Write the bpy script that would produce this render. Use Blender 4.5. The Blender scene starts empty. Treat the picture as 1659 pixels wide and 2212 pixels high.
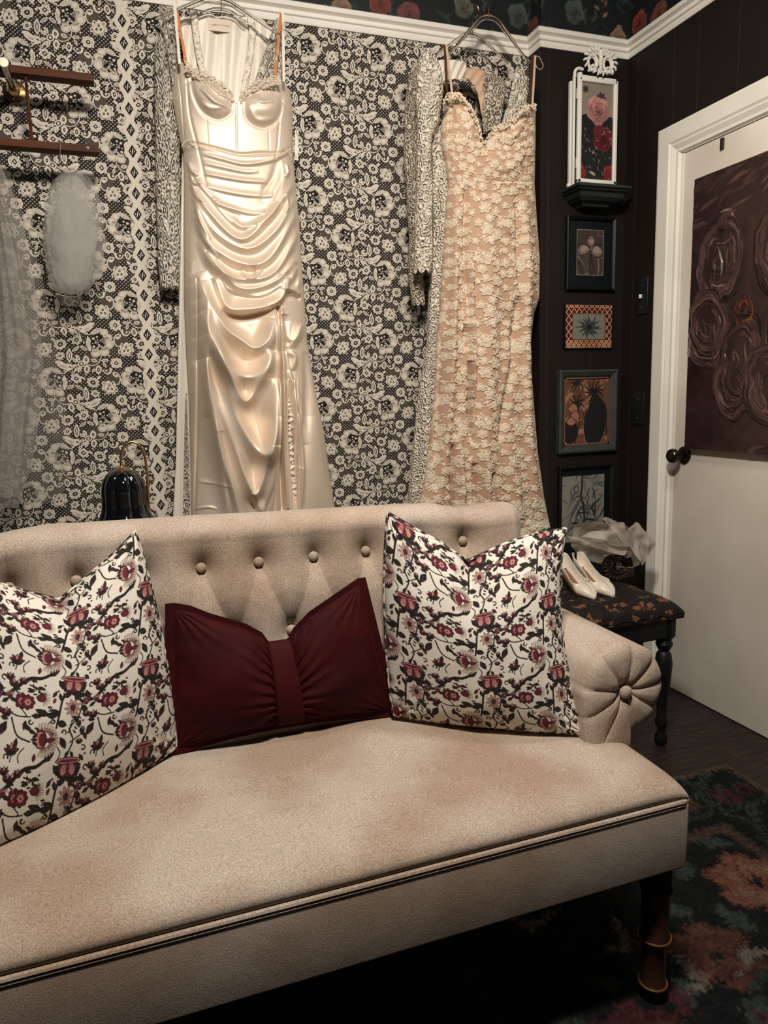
import bpy, bmesh, math, random
import numpy as np
from mathutils import Vector, Matrix
random.seed(7); RNG = np.random.default_rng(7)
PI = math.pi
SC = bpy.context.scene
COL = SC.collection
# ------------------------------------------------------------ camera calibration (1659 x 2212)
FPX, CX, CY, H = 1545.0, 829.5, 1106.0, 1.2
def _n(v): return v/np.linalg.norm(v)
_Y = _n(np.array([280-CX, 870-CY, FPX])); _D = np.array([1100-CX, 10447-CY, FPX])
_D = _n(_D-np.dot(_D, _Y)*_Y); _Z = -_D; _X = np.cross(_Y, _Z)
RM = np.array([_X, _Y, _Z]); CAMP = np.array([0., 0., H])
def ray(px, py): return RM@np.array([px-CX, py-CY, FPX])
def aty(px, py, y): r = ray(px, py); return CAMP+r*(y/r[1])
def atx(px, py, x): r = ray(px, py); return CAMP+r*(x/r[0])
def atz(px, py, z): r = ray(px, py); return CAMP+r*((z-H)/r[2])
def aty_grid(PX, PY, Y):
    q = np.stack([PX-CX, PY-CY, np.full_like(PX, FPX)], -1)@RM.T
    return CAMP+q*(Y/q[..., 1])[..., None]
# ------------------------------------------------------------ objects
def tag(o, label=None, cat=None, group=None, kind=None):
    if label: o['label'] = label
    if cat: o['category'] = cat
    if group: o['group'] = group
    if kind: o['kind'] = kind
    return o
def empty(name, loc, label, cat, group=None, rz=0):
    o = bpy.data.objects.new(name, None); COL.objects.link(o); o.location = loc; o.rotation_euler = (0, 0, rz)
    o.empty_display_size = .05
    return tag(o, label, cat, group)
def link(name, me, mats, parent=None, smooth=True):
    o = bpy.data.objects.new(name, me); COL.objects.link(o)
    for m in (mats if isinstance(mats, (list, tuple)) else [mats]): me.materials.append(m)
    if smooth: me.shade_smooth()
    if parent:
        o.parent = parent
        if parent.parent: base = Vector(parent.parent.location)+Vector(parent.location)
        else: base = Vector(parent.location)
        if not parent.rotation_euler.z: o.location = -base      # vertices are given in world space
    return o
class MB:
    """collects shapes in one mesh"""
    def __init__(s): s.v = []; s.f = []; s.m = []
    def add(s, vs, fs, mi=0):
        b = len(s.v); s.v += [tuple(map(float, v)) for v in vs]; s.f += [tuple(b+i for i in f) for f in fs]; s.m += [mi]*len(fs); return s
    def box(s, a, b, mi=0, bev=0):
        x0, y0, z0 = [min(a[i], b[i]) for i in range(3)]; x1, y1, z1 = [max(a[i], b[i]) for i in range(3)]
        if bev:
            bm = bmesh.new(); bmesh.ops.create_cube(bm, size=1)
            for v in bm.verts: v.co = Vector(((x0+x1)/2+v.co.x*(x1-x0), (y0+y1)/2+v.co.y*(y1-y0), (z0+z1)/2+v.co.z*(z1-z0)))
            bmesh.ops.bevel(bm, geom=bm.edges[:], offset=bev, segments=3, profile=.5, affect='EDGES')
            bm.verts.index_update(); s.add([v.co for v in bm.verts], [[v.index for v in f.verts] for f in bm.faces], mi); bm.free(); return s
        return s.add([(x0,y0,z0),(x1,y0,z0),(x1,y1,z0),(x0,y1,z0),(x0,y0,z1),(x1,y0,z1),(x1,y1,z1),(x0,y1,z1)],
                     [(0,3,2,1),(4,5,6,7),(0,1,5,4),(1,2,6,5),(2,3,7,6),(3,0,4,7)], mi)
    def tube(s, pts, r, n=10, mi=0, caps=True, flat=None):
        pts = [np.array(p, float) for p in pts]; N = len(pts)
        rr = r if hasattr(r, '__len__') else [r]*N
        up = np.array([0, 0, 1.]); prev = None; vs = []
        for i, p in enumerate(pts):
            t = pts[min(i+1, N-1)]-pts[max(i-1, 0)]; t = t/(np.linalg.norm(t)+1e-9)
            if prev is None:
                a = np.cross(t, up)
                if np.linalg.norm(a) < .1: a = np.cross(t, np.array([1., 0, 0]))
            else: a = prev-np.dot(prev, t)*t
            a = a/np.linalg.norm(a); prev = a; b = np.cross(t, a)
            for k in range(n):
                th = 2*PI*k/n
                vs.append(p+rr[i]*(math.cos(th)*a+math.sin(th)*b*(flat or 1)))
        fs = [(i*n+k, i*n+(k+1) % n, (i+1)*n+(k+1) % n, (i+1)*n+k) for i in range(N-1) for k in range(n)]
        if caps: fs += [tuple(range(n))[::-1], tuple((N-1)*n+k for k in range(n))]
        return s.add(vs, fs, mi)
    def lathe(s, prof, c=(0,0,0), n=24, axis='z', mi=0, sc=(1,1), caps=True):
        vs = []
        for r, h in prof:
            for k in range(n):
                th = 2*PI*k/n; a = r*math.cos(th)*sc[0]; b = r*math.sin(th)*sc[1]
                p = {'z': (a, b, h), 'y': (a, h, b), 'x': (h, a, b)}[axis]
                vs.append((c[0]+p[0], c[1]+p[1], c[2]+p[2]))
        N = len(prof)
        fs = [(i*n+k, i*n+(k+1) % n, (i+1)*n+(k+1) % n, (i+1)*n+k) for i in range(N-1) for k in range(n)]
        if caps: fs += [tuple(range(n))[::-1], tuple((N-1)*n+k for k in range(n))]
        return s.add(vs, fs, mi)
    def grid(s, P, mi=0):
        ny, nx = P.shape[:2]
        return s.add(P.reshape(-1, 3), [(j*nx+i, j*nx+i+1, (j+1)*nx+i+1, (j+1)*nx+i) for j in range(ny-1) for i in range(nx-1)], mi)
    def build(s, name, mats, parent=None, smooth=True, fix=True, sharp=40):
        me = bpy.data.meshes.new(name); me.from_pydata(s.v, [], s.f)
        if any(s.m): me.polygons.foreach_set('material_index', s.m)
        if fix:
            bm = bmesh.new(); bm.from_mesh(me); bmesh.ops.recalc_face_normals(bm, faces=bm.faces); bm.to_mesh(me); bm.free()
        me.update()
        o = link(name, me, mats, parent, smooth)
        if smooth and sharp: me.set_sharp_from_angle(angle=math.radians(sharp))
        return o
def grid_obj(name, P, mats, parent=None, color=None, wrapx=False, mask=None, smooth=True, solid=0, attr2=None):
    ny, nx = P.shape[:2]
    i, j = np.meshgrid(np.arange(nx if wrapx else nx-1), np.arange(ny-1)); i = i.ravel(); j = j.ravel()
    if mask is not None:
        k = mask[j, i] & mask[j+1, i] & mask[j, (i+1) % nx] & mask[j+1, (i+1) % nx]; i = i[k]; j = j[k]
    q = np.stack([j*nx+i, j*nx+(i+1) % nx, (j+1)*nx+(i+1) % nx, (j+1)*nx+i], -1).astype(np.int32)
    me = bpy.data.meshes.new(name)
    V = P.reshape(-1, 3)
    used = np.unique(q); rem = np.full(len(V), -1, np.int32); rem[used] = np.arange(len(used)); q = rem[q]; V = V[used]
    me.vertices.add(len(V)); me.vertices.foreach_set('co', V.astype(np.float32).ravel())
    me.loops.add(q.size); me.loops.foreach_set('vertex_index', q.ravel())
    me.polygons.add(len(q)); me.polygons.foreach_set('loop_start', np.arange(0, q.size, 4, dtype=np.int32))
    me.update(calc_edges=True)
    def put(nm, c):
        a = me.color_attributes.new(nm, 'FLOAT_COLOR', 'POINT')
        cc = np.ones((len(V), 4), np.float32); cc[:, :3] = c.reshape(-1, c.shape[-1])[used][:, :3]; a.data.foreach_set('color', cc.ravel())
    if color is not None: put('col', color)
    if attr2 is not None: put('aux', np.repeat(attr2.reshape(ny, nx, 1), 3, 2))
    o = link(name, me, mats, parent, smooth)
    if solid:
        md = o.modifiers.new('thick', 'SOLIDIFY'); md.thickness = solid; md.offset = -1
    return o
# ------------------------------------------------------------ materials
def mat(name, col=(.5,.5,.5), rough=.6, metal=0, spec=.5, var=None, bump=None, sheen=0, sheen_rough=.5, sheen_tint=(1,1,1), attr=None, coat=0,
        trans=0, alpha=1, ior=1.45, emit=None, aniso=0, wood=None, bump2=None, sss=0, grain=None):
    m = bpy.data.materials.new(name); m.use_nodes = True; nt = m.node_tree; N = nt.nodes; L = nt.links
    b = N['Principled BSDF']; tc = N.new('ShaderNodeTexCoord')
    I = b.inputs
    I['Base Color'].default_value = (*col, 1); I['Roughness'].default_value = rough; I['Metallic'].default_value = metal
    I['Specular IOR Level'].default_value = spec; I['Sheen Weight'].default_value = sheen; I['Sheen Roughness'].default_value = sheen_rough
    I['Sheen Tint'].default_value = (*sheen_tint, 1)
    I['Coat Weight'].default_value = coat; I['Transmission Weight'].default_value = trans; I['Alpha'].default_value = alpha; I['IOR'].default_value = ior
    I['Anisotropic'].default_value = aniso
    if emit: I['Emission Color'].default_value = (*emit[0], 1); I['Emission Strength'].default_value = emit[1]
    src = None
    if attr:
        a = N.new('ShaderNodeAttribute'); a.attribute_name = attr; src = a.outputs['Color']; L.new(src, I['Base Color'])
    if var:   # (scale, colour2, lo, hi, detail, stretch)
        sc, c2, lo, hi = var[:4]; det = var[4] if len(var) > 4 else 3
        mp = N.new('ShaderNodeMapping'); L.new(tc.outputs['Object'], mp.inputs['Vector'])
        if len(var) > 5: mp.inputs['Scale'].default_value = var[5]
        nz = N.new('ShaderNodeTexNoise'); nz.inputs['Scale'].default_value = sc; nz.inputs['Detail'].default_value = det
        L.new(mp.outputs['Vector'], nz.inputs['Vector'])
        mr = N.new('ShaderNodeMapRange'); mr.inputs['From Min'].default_value = lo; mr.inputs['From Max'].default_value = hi
        L.new(nz.outputs['Fac'], mr.inputs['Value'])
        mx = N.new('ShaderNodeMix'); mx.data_type = 'RGBA'
        L.new(mr.outputs['Result'], mx.inputs['Factor'])
        if src: L.new(src, mx.inputs[6])
        else: mx.inputs[6].default_value = (*col, 1)
        mx.inputs[7].default_value = (*c2, 1); src = mx.outputs[2]; L.new(src, I['Base Color'])
    if grain:   # (scale, low, high): fine random grain multiplied into the base colour
        g = N.new('ShaderNodeTexNoise'); g.inputs['Scale'].default_value = grain[0]; g.inputs['Detail'].default_value = 1; L.new(tc.outputs['Object'], g.inputs['Vector'])
        r = N.new('ShaderNodeMapRange'); r.inputs['From Min'].default_value = .3; r.inputs['From Max'].default_value = .7; r.inputs['To Min'].default_value = grain[1]; r.inputs['To Max'].default_value = grain[2]; L.new(g.outputs['Fac'], r.inputs['Value'])
        mm = N.new('ShaderNodeVectorMath'); mm.operation = 'SCALE'; L.new(r.outputs[0], mm.inputs['Scale'])
        if src: L.new(src, mm.inputs[0])
        else: mm.inputs[0].default_value = col
        L.new(mm.outputs[0], I['Base Color'])
    nrm = None
    for bb in (bump, bump2):
        if not bb: continue
        sc, st = bb[:2]; dist = bb[2] if len(bb) > 2 else .002
        nz = N.new('ShaderNodeTexNoise'); nz.inputs['Scale'].default_value = sc; nz.inputs['Detail'].default_value = 4
        if len(bb) > 3:
            mp = N.new('ShaderNodeMapping'); L.new(tc.outputs['Object'], mp.inputs['Vector']); mp.inputs['Scale'].default_value = bb[3]; L.new(mp.outputs['Vector'], nz.inputs['Vector'])
        else: L.new(tc.outputs['Object'], nz.inputs['Vector'])
        bp = N.new('ShaderNodeBump'); bp.inputs['Strength'].default_value = st; bp.inputs['Distance'].default_value = dist
        L.new(nz.outputs['Fac'], bp.inputs['Height'])
        if nrm: L.new(nrm, bp.inputs['Normal'])
        nrm = bp.outputs['Normal']; L.new(nrm, I['Normal'])
    return m
def nodes_of(m): return m.node_tree.nodes, m.node_tree.links, m.node_tree.nodes['Principled BSDF']
def mathn(N, L, op, a, b=None, c=None):
    n = N.new('ShaderNodeMath'); n.operation = op
    for i, x in enumerate((a, b, c)):
        if x is None: continue
        if isinstance(x, (int, float)): n.inputs[i].default_value = x
        else: L.new(x, n.inputs[i])
    return n.outputs[0]
# ------------------------------------------------------------ 2-D motif shapes (lists of points)
def lens(cx, cy, l, w, ang=0, n=7):
    a = math.radians(ang); c, s = math.cos(a), math.sin(a); o = []
    t = np.linspace(-1, 1, n)
    up = [(x*l/2, w/2*(1-x*x)) for x in t]; dn = [(x*l/2, -w/2*(1-x*x)) for x in t[::-1][1:-1]]
    return [(cx+x*c-y*s, cy+x*s+y*c) for x, y in up+dn]
def ell(cx, cy, rx, ry, ang=0, n=14):
    a = math.radians(ang); c, s = math.cos(a), math.sin(a)
    return [(cx+rx*math.cos(t)*c-ry*math.sin(t)*s, cy+rx*math.cos(t)*s+ry*math.sin(t)*c) for t in np.linspace(0, 2*PI, n, endpoint=False)]
def rosette(cx, cy, r, k, depth=.25, ang=0, n=None, sharp=1):
    n = n or k*6; a0 = math.radians(ang)
    return [(cx+r*(1-depth+depth*abs(math.cos((t-a0)*k/2))**sharp)*math.cos(t), cy+r*(1-depth+depth*abs(math.cos((t-a0)*k/2))**sharp)*math.sin(t)) for t in np.linspace(0, 2*PI, n, endpoint=False)]
def catmull(pts, n=8):
    p = [np.array(q, float) for q in pts]; p = [2*p[0]-p[1]]+p+[2*p[-1]-p[-2]]; o = []
    for i in range(1, len(p)-2):
        for t in np.linspace(0, 1, n, endpoint=False):
            a, b, c, d = p[i-1], p[i], p[i+1], p[i+2]
            o.append(.5*((2*b)+(-a+c)*t+(2*a-5*b+4*c-d)*t*t+(-a+3*b-3*c+d)*t**3))
    o.append(p[-2]); return np.array(o)
def ribbon(pts, w0, w1=None, n=6, wm=None):
    """outline of a stroke that tapers from w0 to w1"""
    c = catmull(pts, n); w1 = w0 if w1 is None else w1; k = len(c); L = []; R = []
    for i in range(k):
        t = c[min(i+1, k-1)]-c[max(i-1, 0)]; t = t/(np.linalg.norm(t)+1e-9); nn = np.array([-t[1], t[0]])
        u = i/(k-1); w = (w0+(w1-w0)*u)/2
        if wm: w = (w0*(1-u)**2+2*wm*u*(1-u)*2+w1*u*u)/2
        L.append(c[i]+nn*w); R.append(c[i]-nn*w)
    return [tuple(q) for q in L]+[tuple(q) for q in R[::-1]]
class Canvas:
    """colour + relief raster, wraps round at its edges; used to colour the vertices of cloth and paint"""
    def __init__(s, w, h, res, col):
        s.res = res; s.W = int(round(w/res)); s.Hh = int(round(h/res)); s.c = np.empty((s.Hh, s.W, 3)); s.c[:] = col; s.h = np.zeros((s.Hh, s.W))
    def poly(s, pts, col=None, hgt=None, add=False):
        p = np.array(pts)/s.res; x0, y0 = np.floor(p.min(0)).astype(int)-1; x1, y1 = np.ceil(p.max(0)).astype(int)+1
        if (x1-x0) < 1 or (y1-y0) < 1: return
        X, Y = np.meshgrid(np.arange(x0, x1)+.5, np.arange(y0, y1)+.5); ins = np.zeros(X.shape, bool)
        q = np.roll(p, 1, 0)
        for (xa, ya), (xb, yb) in zip(p, q):
            if ya == yb: continue
            ins ^= ((ya > Y) != (yb > Y)) & (X < (xb-xa)*(Y-ya)/(yb-ya)+xa)
        jj, ii = np.nonzero(ins); jj = (jj+y0) % s.Hh; ii = (ii+x0) % s.W
        if col is not None: s.c[jj, ii] = col
        if hgt is not None:
            if add: s.h[jj, ii] += hgt
            else: s.h[jj, ii] = hgt
    def line(s, pts, w0, col=None, w1=None, hgt=None, n=6, wm=None, add=False): s.poly(ribbon(pts, w0, w1, n, wm), col, hgt, add)
    def blur(s, k=1, what='h'):
        a = getattr(s, what)
        for _ in range(k): a = (a+np.roll(a, 1, 0)+np.roll(a, -1, 0)+np.roll(a, 1, 1)+np.roll(a, -1, 1))/5
        setattr(s, what, a)
    def sample(s, U, V):
        x = U/s.res-.5; y = V/s.res-.5; x0 = np.floor(x).astype(int); y0 = np.floor(y).astype(int); fx = (x-x0); fy = (y-y0)
        def g(a, i, j): return a[j % s.Hh, i % s.W]
        def bl(a, fx, fy): return g(a,x0,y0)*(1-fx)*(1-fy)+g(a,x0+1,y0)*fx*(1-fy)+g(a,x0,y0+1)*(1-fx)*fy+g(a,x0+1,y0+1)*fx*fy
        return bl(s.c, fx[..., None], fy[..., None]), bl(s.h, fx, fy)
def vnoise(U, V, f, seed=0, oct=3):
    """smooth value noise in numpy"""
    o = np.zeros(U.shape); a = 1; tot = 0
    for k in range(oct):
        r = np.random.default_rng(seed*17+k).random((64, 64)); x = U*f*2**k; y = V*f*2**k
        x0 = np.floor(x).astype(int); y0 = np.floor(y).astype(int); fx = x-x0; fy = y-y0; fx = fx*fx*(3-2*fx); fy = fy*fy*(3-2*fy)
        g = lambda i, j: r[j % 64, i % 64]
        o += a*(g(x0,y0)*(1-fx)*(1-fy)+g(x0+1,y0)*fx*(1-fy)+g(x0,y0+1)*(1-fx)*fy+g(x0+1,y0+1)*fx*fy); tot += a; a *= .5
    return o/tot
# ============================================================ materials
M = {}
M['white'] = mat('white_paint', (.80,.76,.68), .38, var=(3, (.70,.66,.58), .4, .75), bump=(60, .08, .001))
M['door'] = mat('door_paint', (.78,.72,.63), .35, var=(2.2, (.64,.57,.49), .35, .7), bump=(25, .10, .001))
M['brown'] = mat('brown_panelling', (.012,.0075,.0058), .6, spec=.3, var=(3, (.008,.0055,.0045), .3, .7), bump=(8, .1, .001, (1,1,.1)))
M['groove'] = mat('panel_groove', (.028,.014,.008), .6)
M['floorwood'] = mat('dark_floorboards', (.012,.007,.005), .5, var=(6, (.045,.024,.013), .5, .75, 5, (2,14,1)), bump=(20, .3, .001, (1,12,1)))
M['lace'] = mat('lace_thread', (.62,.56,.47), .8, bump=(900, .4, .0006))
M['lacegrey'] = mat('lace_shade_thread', (.27,.225,.18), .8)
M['velvet'] = mat('sofa_velvet', (.335,.24,.175), .8, spec=.2, sheen=.12, sheen_rough=.35, sheen_tint=(1,.95,.88), var=(4.2, (.44,.36,.295), .40, .62, 3), grain=(420, .72, 1.25), bump=(700, .45, .0012), bump2=(14, .12, .01))
M['burgundy'] = mat('burgundy_velvet', (.040,.0026,.0034), .75, spec=.15, sheen=.12, sheen_rough=.3, sheen_tint=(1,.12,.16), bump=(500, .3, .001), var=(9, (.024,.002,.004), .35, .7))
M['pillow'] = mat('printed_cotton', rough=.85, attr='col', bump=(600, .5, .0006), bump2=(60, .15, .002, (1,1,3)))
M['paint'] = mat('oil_paint', rough=.32, attr='col', coat=.3)
M['paper'] = mat('printed_wallpaper', rough=.6, attr='col')
M['artpaper'] = mat('drawing_paper', rough=.6, spec=.3, attr='col')
M['rug'] = mat('rug_wool', rough=1, spec=.1, attr='col', bump=(900, .8, .002))
M['legwood'] = mat('turned_walnut', (.035,.013,.007), .4, var=(30, (.018,.008,.005), .4, .7, 3, (1,1,.1)), coat=.15)
M['walnut'] = mat('hanging_bar_wood', (.105,.033,.013), .65, spec=.2, var=(14, (.055,.018,.01), .4, .7, 4, (.15,1,1.5)))
M['blackwood'] = mat('black_wood', (.0035,.0045,.0045), .5, spec=.3, var=(12, (.006,.007,.007), .4, .8))
M['black'] = mat('black_plastic', (.008,.010,.011), .35)
M['brass'] = mat('aged_brass', (.72,.45,.22), .28, 1)
M['brassend'] = mat('polished_brass_end', (.85,.78,.55), .45, .3)
M['gold'] = mat('copper_wire', (.75,.42,.25), .25, 1)
M['satin'] = mat('champagne_satin', (.76,.63,.50), .52, .42, spec=.4, bump=(700, .08, .0004), aniso=.3)
M['satinwhite'] = mat('ivory_satin', (.74,.68,.58), .45, .05, bump=(10, .15, .006, (1.5,1,.5)))
M['lacecream'] = mat('cream_lace_trim', (.76,.69,.58), .8, bump=(200, .5, .002), var=(120, (.46,.40,.32), .48, .62))
M['orange'] = mat('tan_strap_ribbon', (.50,.16,.03), .6, var=(60, (.62,.50,.38), .62, .64, 2, (1,1,.6)))
M['ribbonwhite'] = mat('white_strap_ribbon', (.68,.62,.53), .6, var=(90, (.42,.36,.29), .6, .64, 2, (1,1,.4)))
M['shoe'] = mat('cream_leather', (.68,.60,.50), .35)
M['insole'] = mat('tan_insole', (.22,.10,.05), .45)
M['glass'] = mat('black_glass', (.004,.005,.006), .05, spec=.8, coat=1)
M['stoolcloth'] = mat('black_gold_brocade', (.009,.007,.006), .7, spec=.25, var=(34, (.15,.062,.028), .575, .62, 7, (1,.8,1)), bump=(45, .6, .004))
M['greyframe'] = mat('grey_green_painted_wood', (.032,.040,.037), .6, var=(20, (.022,.028,.026), .4, .7))
M['framegold'] = mat('dark_gold_liner', (.25,.12,.06), .4, .5)
M['matboard'] = mat('black_matboard', (.004,.007,.0075), .5, spec=.2)
M['label'] = mat('woven_label', (.66,.56,.45), .8)
M['ink'] = mat('label_ink', (.18,.11,.08), .7)
M['metal'] = mat('dark_metal', (.05,.045,.04), .22, .9)
M['silver'] = mat('silver_comb', (.7,.68,.65), .25, 1)
M['frame'] = mat('wood_amber', (.12,.045,.014), .35, coat=.3)
# lace net ground: pale dots in a dark ground
m = M['net'] = mat('lace_net_ground', (.010,.007,.006), .85); N_, L_, B_ = nodes_of(m)
tc = N_.new('ShaderNodeTexCoord'); sp = N_.new('ShaderNodeSeparateXYZ'); L_.new(tc.outputs['Object'], sp.inputs[0])
def lattice(N_, L_, sp, px, pz, a='X', b='Z'):
    s1 = mathn(N_, L_, 'SINE', mathn(N_, L_, 'MULTIPLY', sp.outputs[a], 2*PI/px)); s2 = mathn(N_, L_, 'SINE', mathn(N_, L_, 'MULTIPLY', sp.outputs[b], 2*PI/pz))
    return mathn(N_, L_, 'MULTIPLY', s1, s2)
f = lattice(N_, L_, sp, .0125, .0115); mr = N_.new('ShaderNodeMapRange'); mr.inputs['From Min'].default_value = .45; mr.inputs['From Max'].default_value = .6; L_.new(f, mr.inputs['Value'])
mx = N_.new('ShaderNodeMix'); mx.data_type = 'RGBA'; mx.inputs[6].default_value = (.010,.007,.006,1); mx.inputs[7].default_value = (.44,.38,.31,1)
L_.new(mr.outputs[0], mx.inputs['Factor']); L_.new(mx.outputs[2], B_.inputs['Base Color'])
m = M['hatch'] = mat('lace_fine_net', (.1,.08,.06), .85); N_, L_, B_ = nodes_of(m)
tc = N_.new('ShaderNodeTexCoord'); sp = N_.new('ShaderNodeSeparateXYZ'); L_.new(tc.outputs['Object'], sp.inputs[0])
f = lattice(N_, L_, sp, .0062, .0062); mr = N_.new('ShaderNodeMapRange'); mr.inputs['From Min'].default_value = .0; mr.inputs['From Max'].default_value = .5; L_.new(f, mr.inputs['Value'])
mx = N_.new('ShaderNodeMix'); mx.data_type = 'RGBA'; mx.inputs[6].default_value = (.10,.08,.062,1); mx.inputs[7].default_value = (.010,.008,.007,1)
L_.new(mr.outputs[0], mx.inputs['Factor']); L_.new(mx.outputs[2], B_.inputs['Base Color'])
M['lacedark'] = mat('lace_hole', (.010,.007,.006), .9)
def sheer(name, col, dens, var=.25, scale=6, fac=.35):
    m = bpy.data.materials.new(name); m.use_nodes = True; N, L = m.node_tree.nodes, m.node_tree.links; N.clear()
    out = N.new('ShaderNodeOutputMaterial'); mix = N.new('ShaderNodeMixShader'); t = N.new('ShaderNodeBsdfTransparent')
    d = N.new('ShaderNodeBsdfDiffuse'); tr = N.new('ShaderNodeBsdfTranslucent'); ad = N.new('ShaderNodeMixShader'); ad.inputs[0].default_value = .35
    d.inputs[0].default_value = (*col, 1); tr.inputs[0].default_value = (*col, 1); L.new(d.outputs[0], ad.inputs[1]); L.new(tr.outputs[0], ad.inputs[2])
    tc = N.new('ShaderNodeTexCoord'); nz = N.new('ShaderNodeTexNoise'); nz.inputs['Scale'].default_value = scale; nz.inputs['Detail'].default_value = 4; L.new(tc.outputs['Object'], nz.inputs['Vector'])
    lw = N.new('ShaderNodeLayerWeight'); lw.inputs[0].default_value = .25
    f = mathn(N, L, 'ADD', mathn(N, L, 'MULTIPLY_ADD', nz.outputs['Fac'], var*2, dens-var), mathn(N, L, 'MULTIPLY', lw.outputs['Facing'], fac))
    f = mathn(N, L, 'MINIMUM', mathn(N, L, 'MAXIMUM', f, 0.0), .97)
    L.new(f, mix.inputs[0]); L.new(t.outputs[0], mix.inputs[1]); L.new(ad.outputs[0], mix.inputs[2]); L.new(mix.outputs[0], out.inputs[0]); return m
M['tulle'] = sheer('veil_tulle', (.50,.47,.43), .33, .16, 7)
M['tullethin'] = sheer('veil_tulle_single', (.48,.45,.41), .16, .08, 7)
M['organza'] = sheer('organza', (.62,.56,.49), .72, .1, 8)
def lacemat(name, cream, back, scale, w=.09, hole=None, stretch=(1,1,1)):
    """ring-and-petal lace from a voronoi field; hole None keeps a solid ground"""
    m = mat(name, cream, .85); N, L, B = nodes_of(m); tc = N.new('ShaderNodeTexCoord'); mp = N.new('ShaderNodeMapping'); mp.inputs['Scale'].default_value = stretch
    L.new(tc.outputs['Object'], mp.inputs['Vector'])
    v = N.new('ShaderNodeTexVoronoi'); v.inputs['Scale'].default_value = scale; L.new(mp.outputs[0], v.inputs['Vector'])
    s = mathn(N, L, 'SINE', mathn(N, L, 'MULTIPLY', v.outputs['Distance'], 17.0))
    v2 = N.new('ShaderNodeTexVoronoi'); v2.inputs['Scale'].default_value = scale*3.1; L.new(mp.outputs[0], v2.inputs['Vector'])
    s2 = mathn(N, L, 'ADD', s, mathn(N, L, 'MULTIPLY', mathn(N, L, 'SUBTRACT', .42, v2.outputs['Distance']), 2.2))
    mr = N.new('ShaderNodeMapRange'); mr.inputs['From Min'].default_value = w-.25; mr.inputs['From Max'].default_value = w+.25; L.new(s2, mr.inputs['Value'])
    mx = N.new('ShaderNodeMix'); mx.data_type = 'RGBA'; mx.inputs[6].default_value = (*back, 1); mx.inputs[7].default_value = (*cream, 1); L.new(mr.outputs[0], mx.inputs['Factor']); L.new(mx.outputs[2], B.inputs['Base Color'])
    bp = N.new('ShaderNodeBump'); bp.inputs['Strength'].default_value = .9; bp.inputs['Distance'].default_value = .004; L.new(s2, bp.inputs['Height']); L.new(bp.outputs[0], B.inputs['Normal'])
    if hole is not None:
        a = mathn(N, L, 'MAXIMUM', mr.outputs[0], hole); L.new(a, B.inputs['Alpha'])
    return m
M['sleevelace'] = lacemat('ivory_scallop_lace', (.72,.66,.56), (.22,.18,.14), 46, -.95, .45, (1.4,1,.7))
M['jacketlace'] = lacemat('cream_corded_lace', (.80,.73,.61), (.48,.40,.30), 42, -.7, None)
M['jacketsheer'] = lacemat('cream_corded_net', (.70,.62,.50), (.28,.21,.14), 48, -.5, .55)
# ============================================================ room
WY, BY, RX, JX, TZ0, TZ1 = 2.644, 2.56, 1.961, 1.566, 2.474, 2.524
XL, XR, ZT = -1.05, 3.2, 3.0
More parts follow.
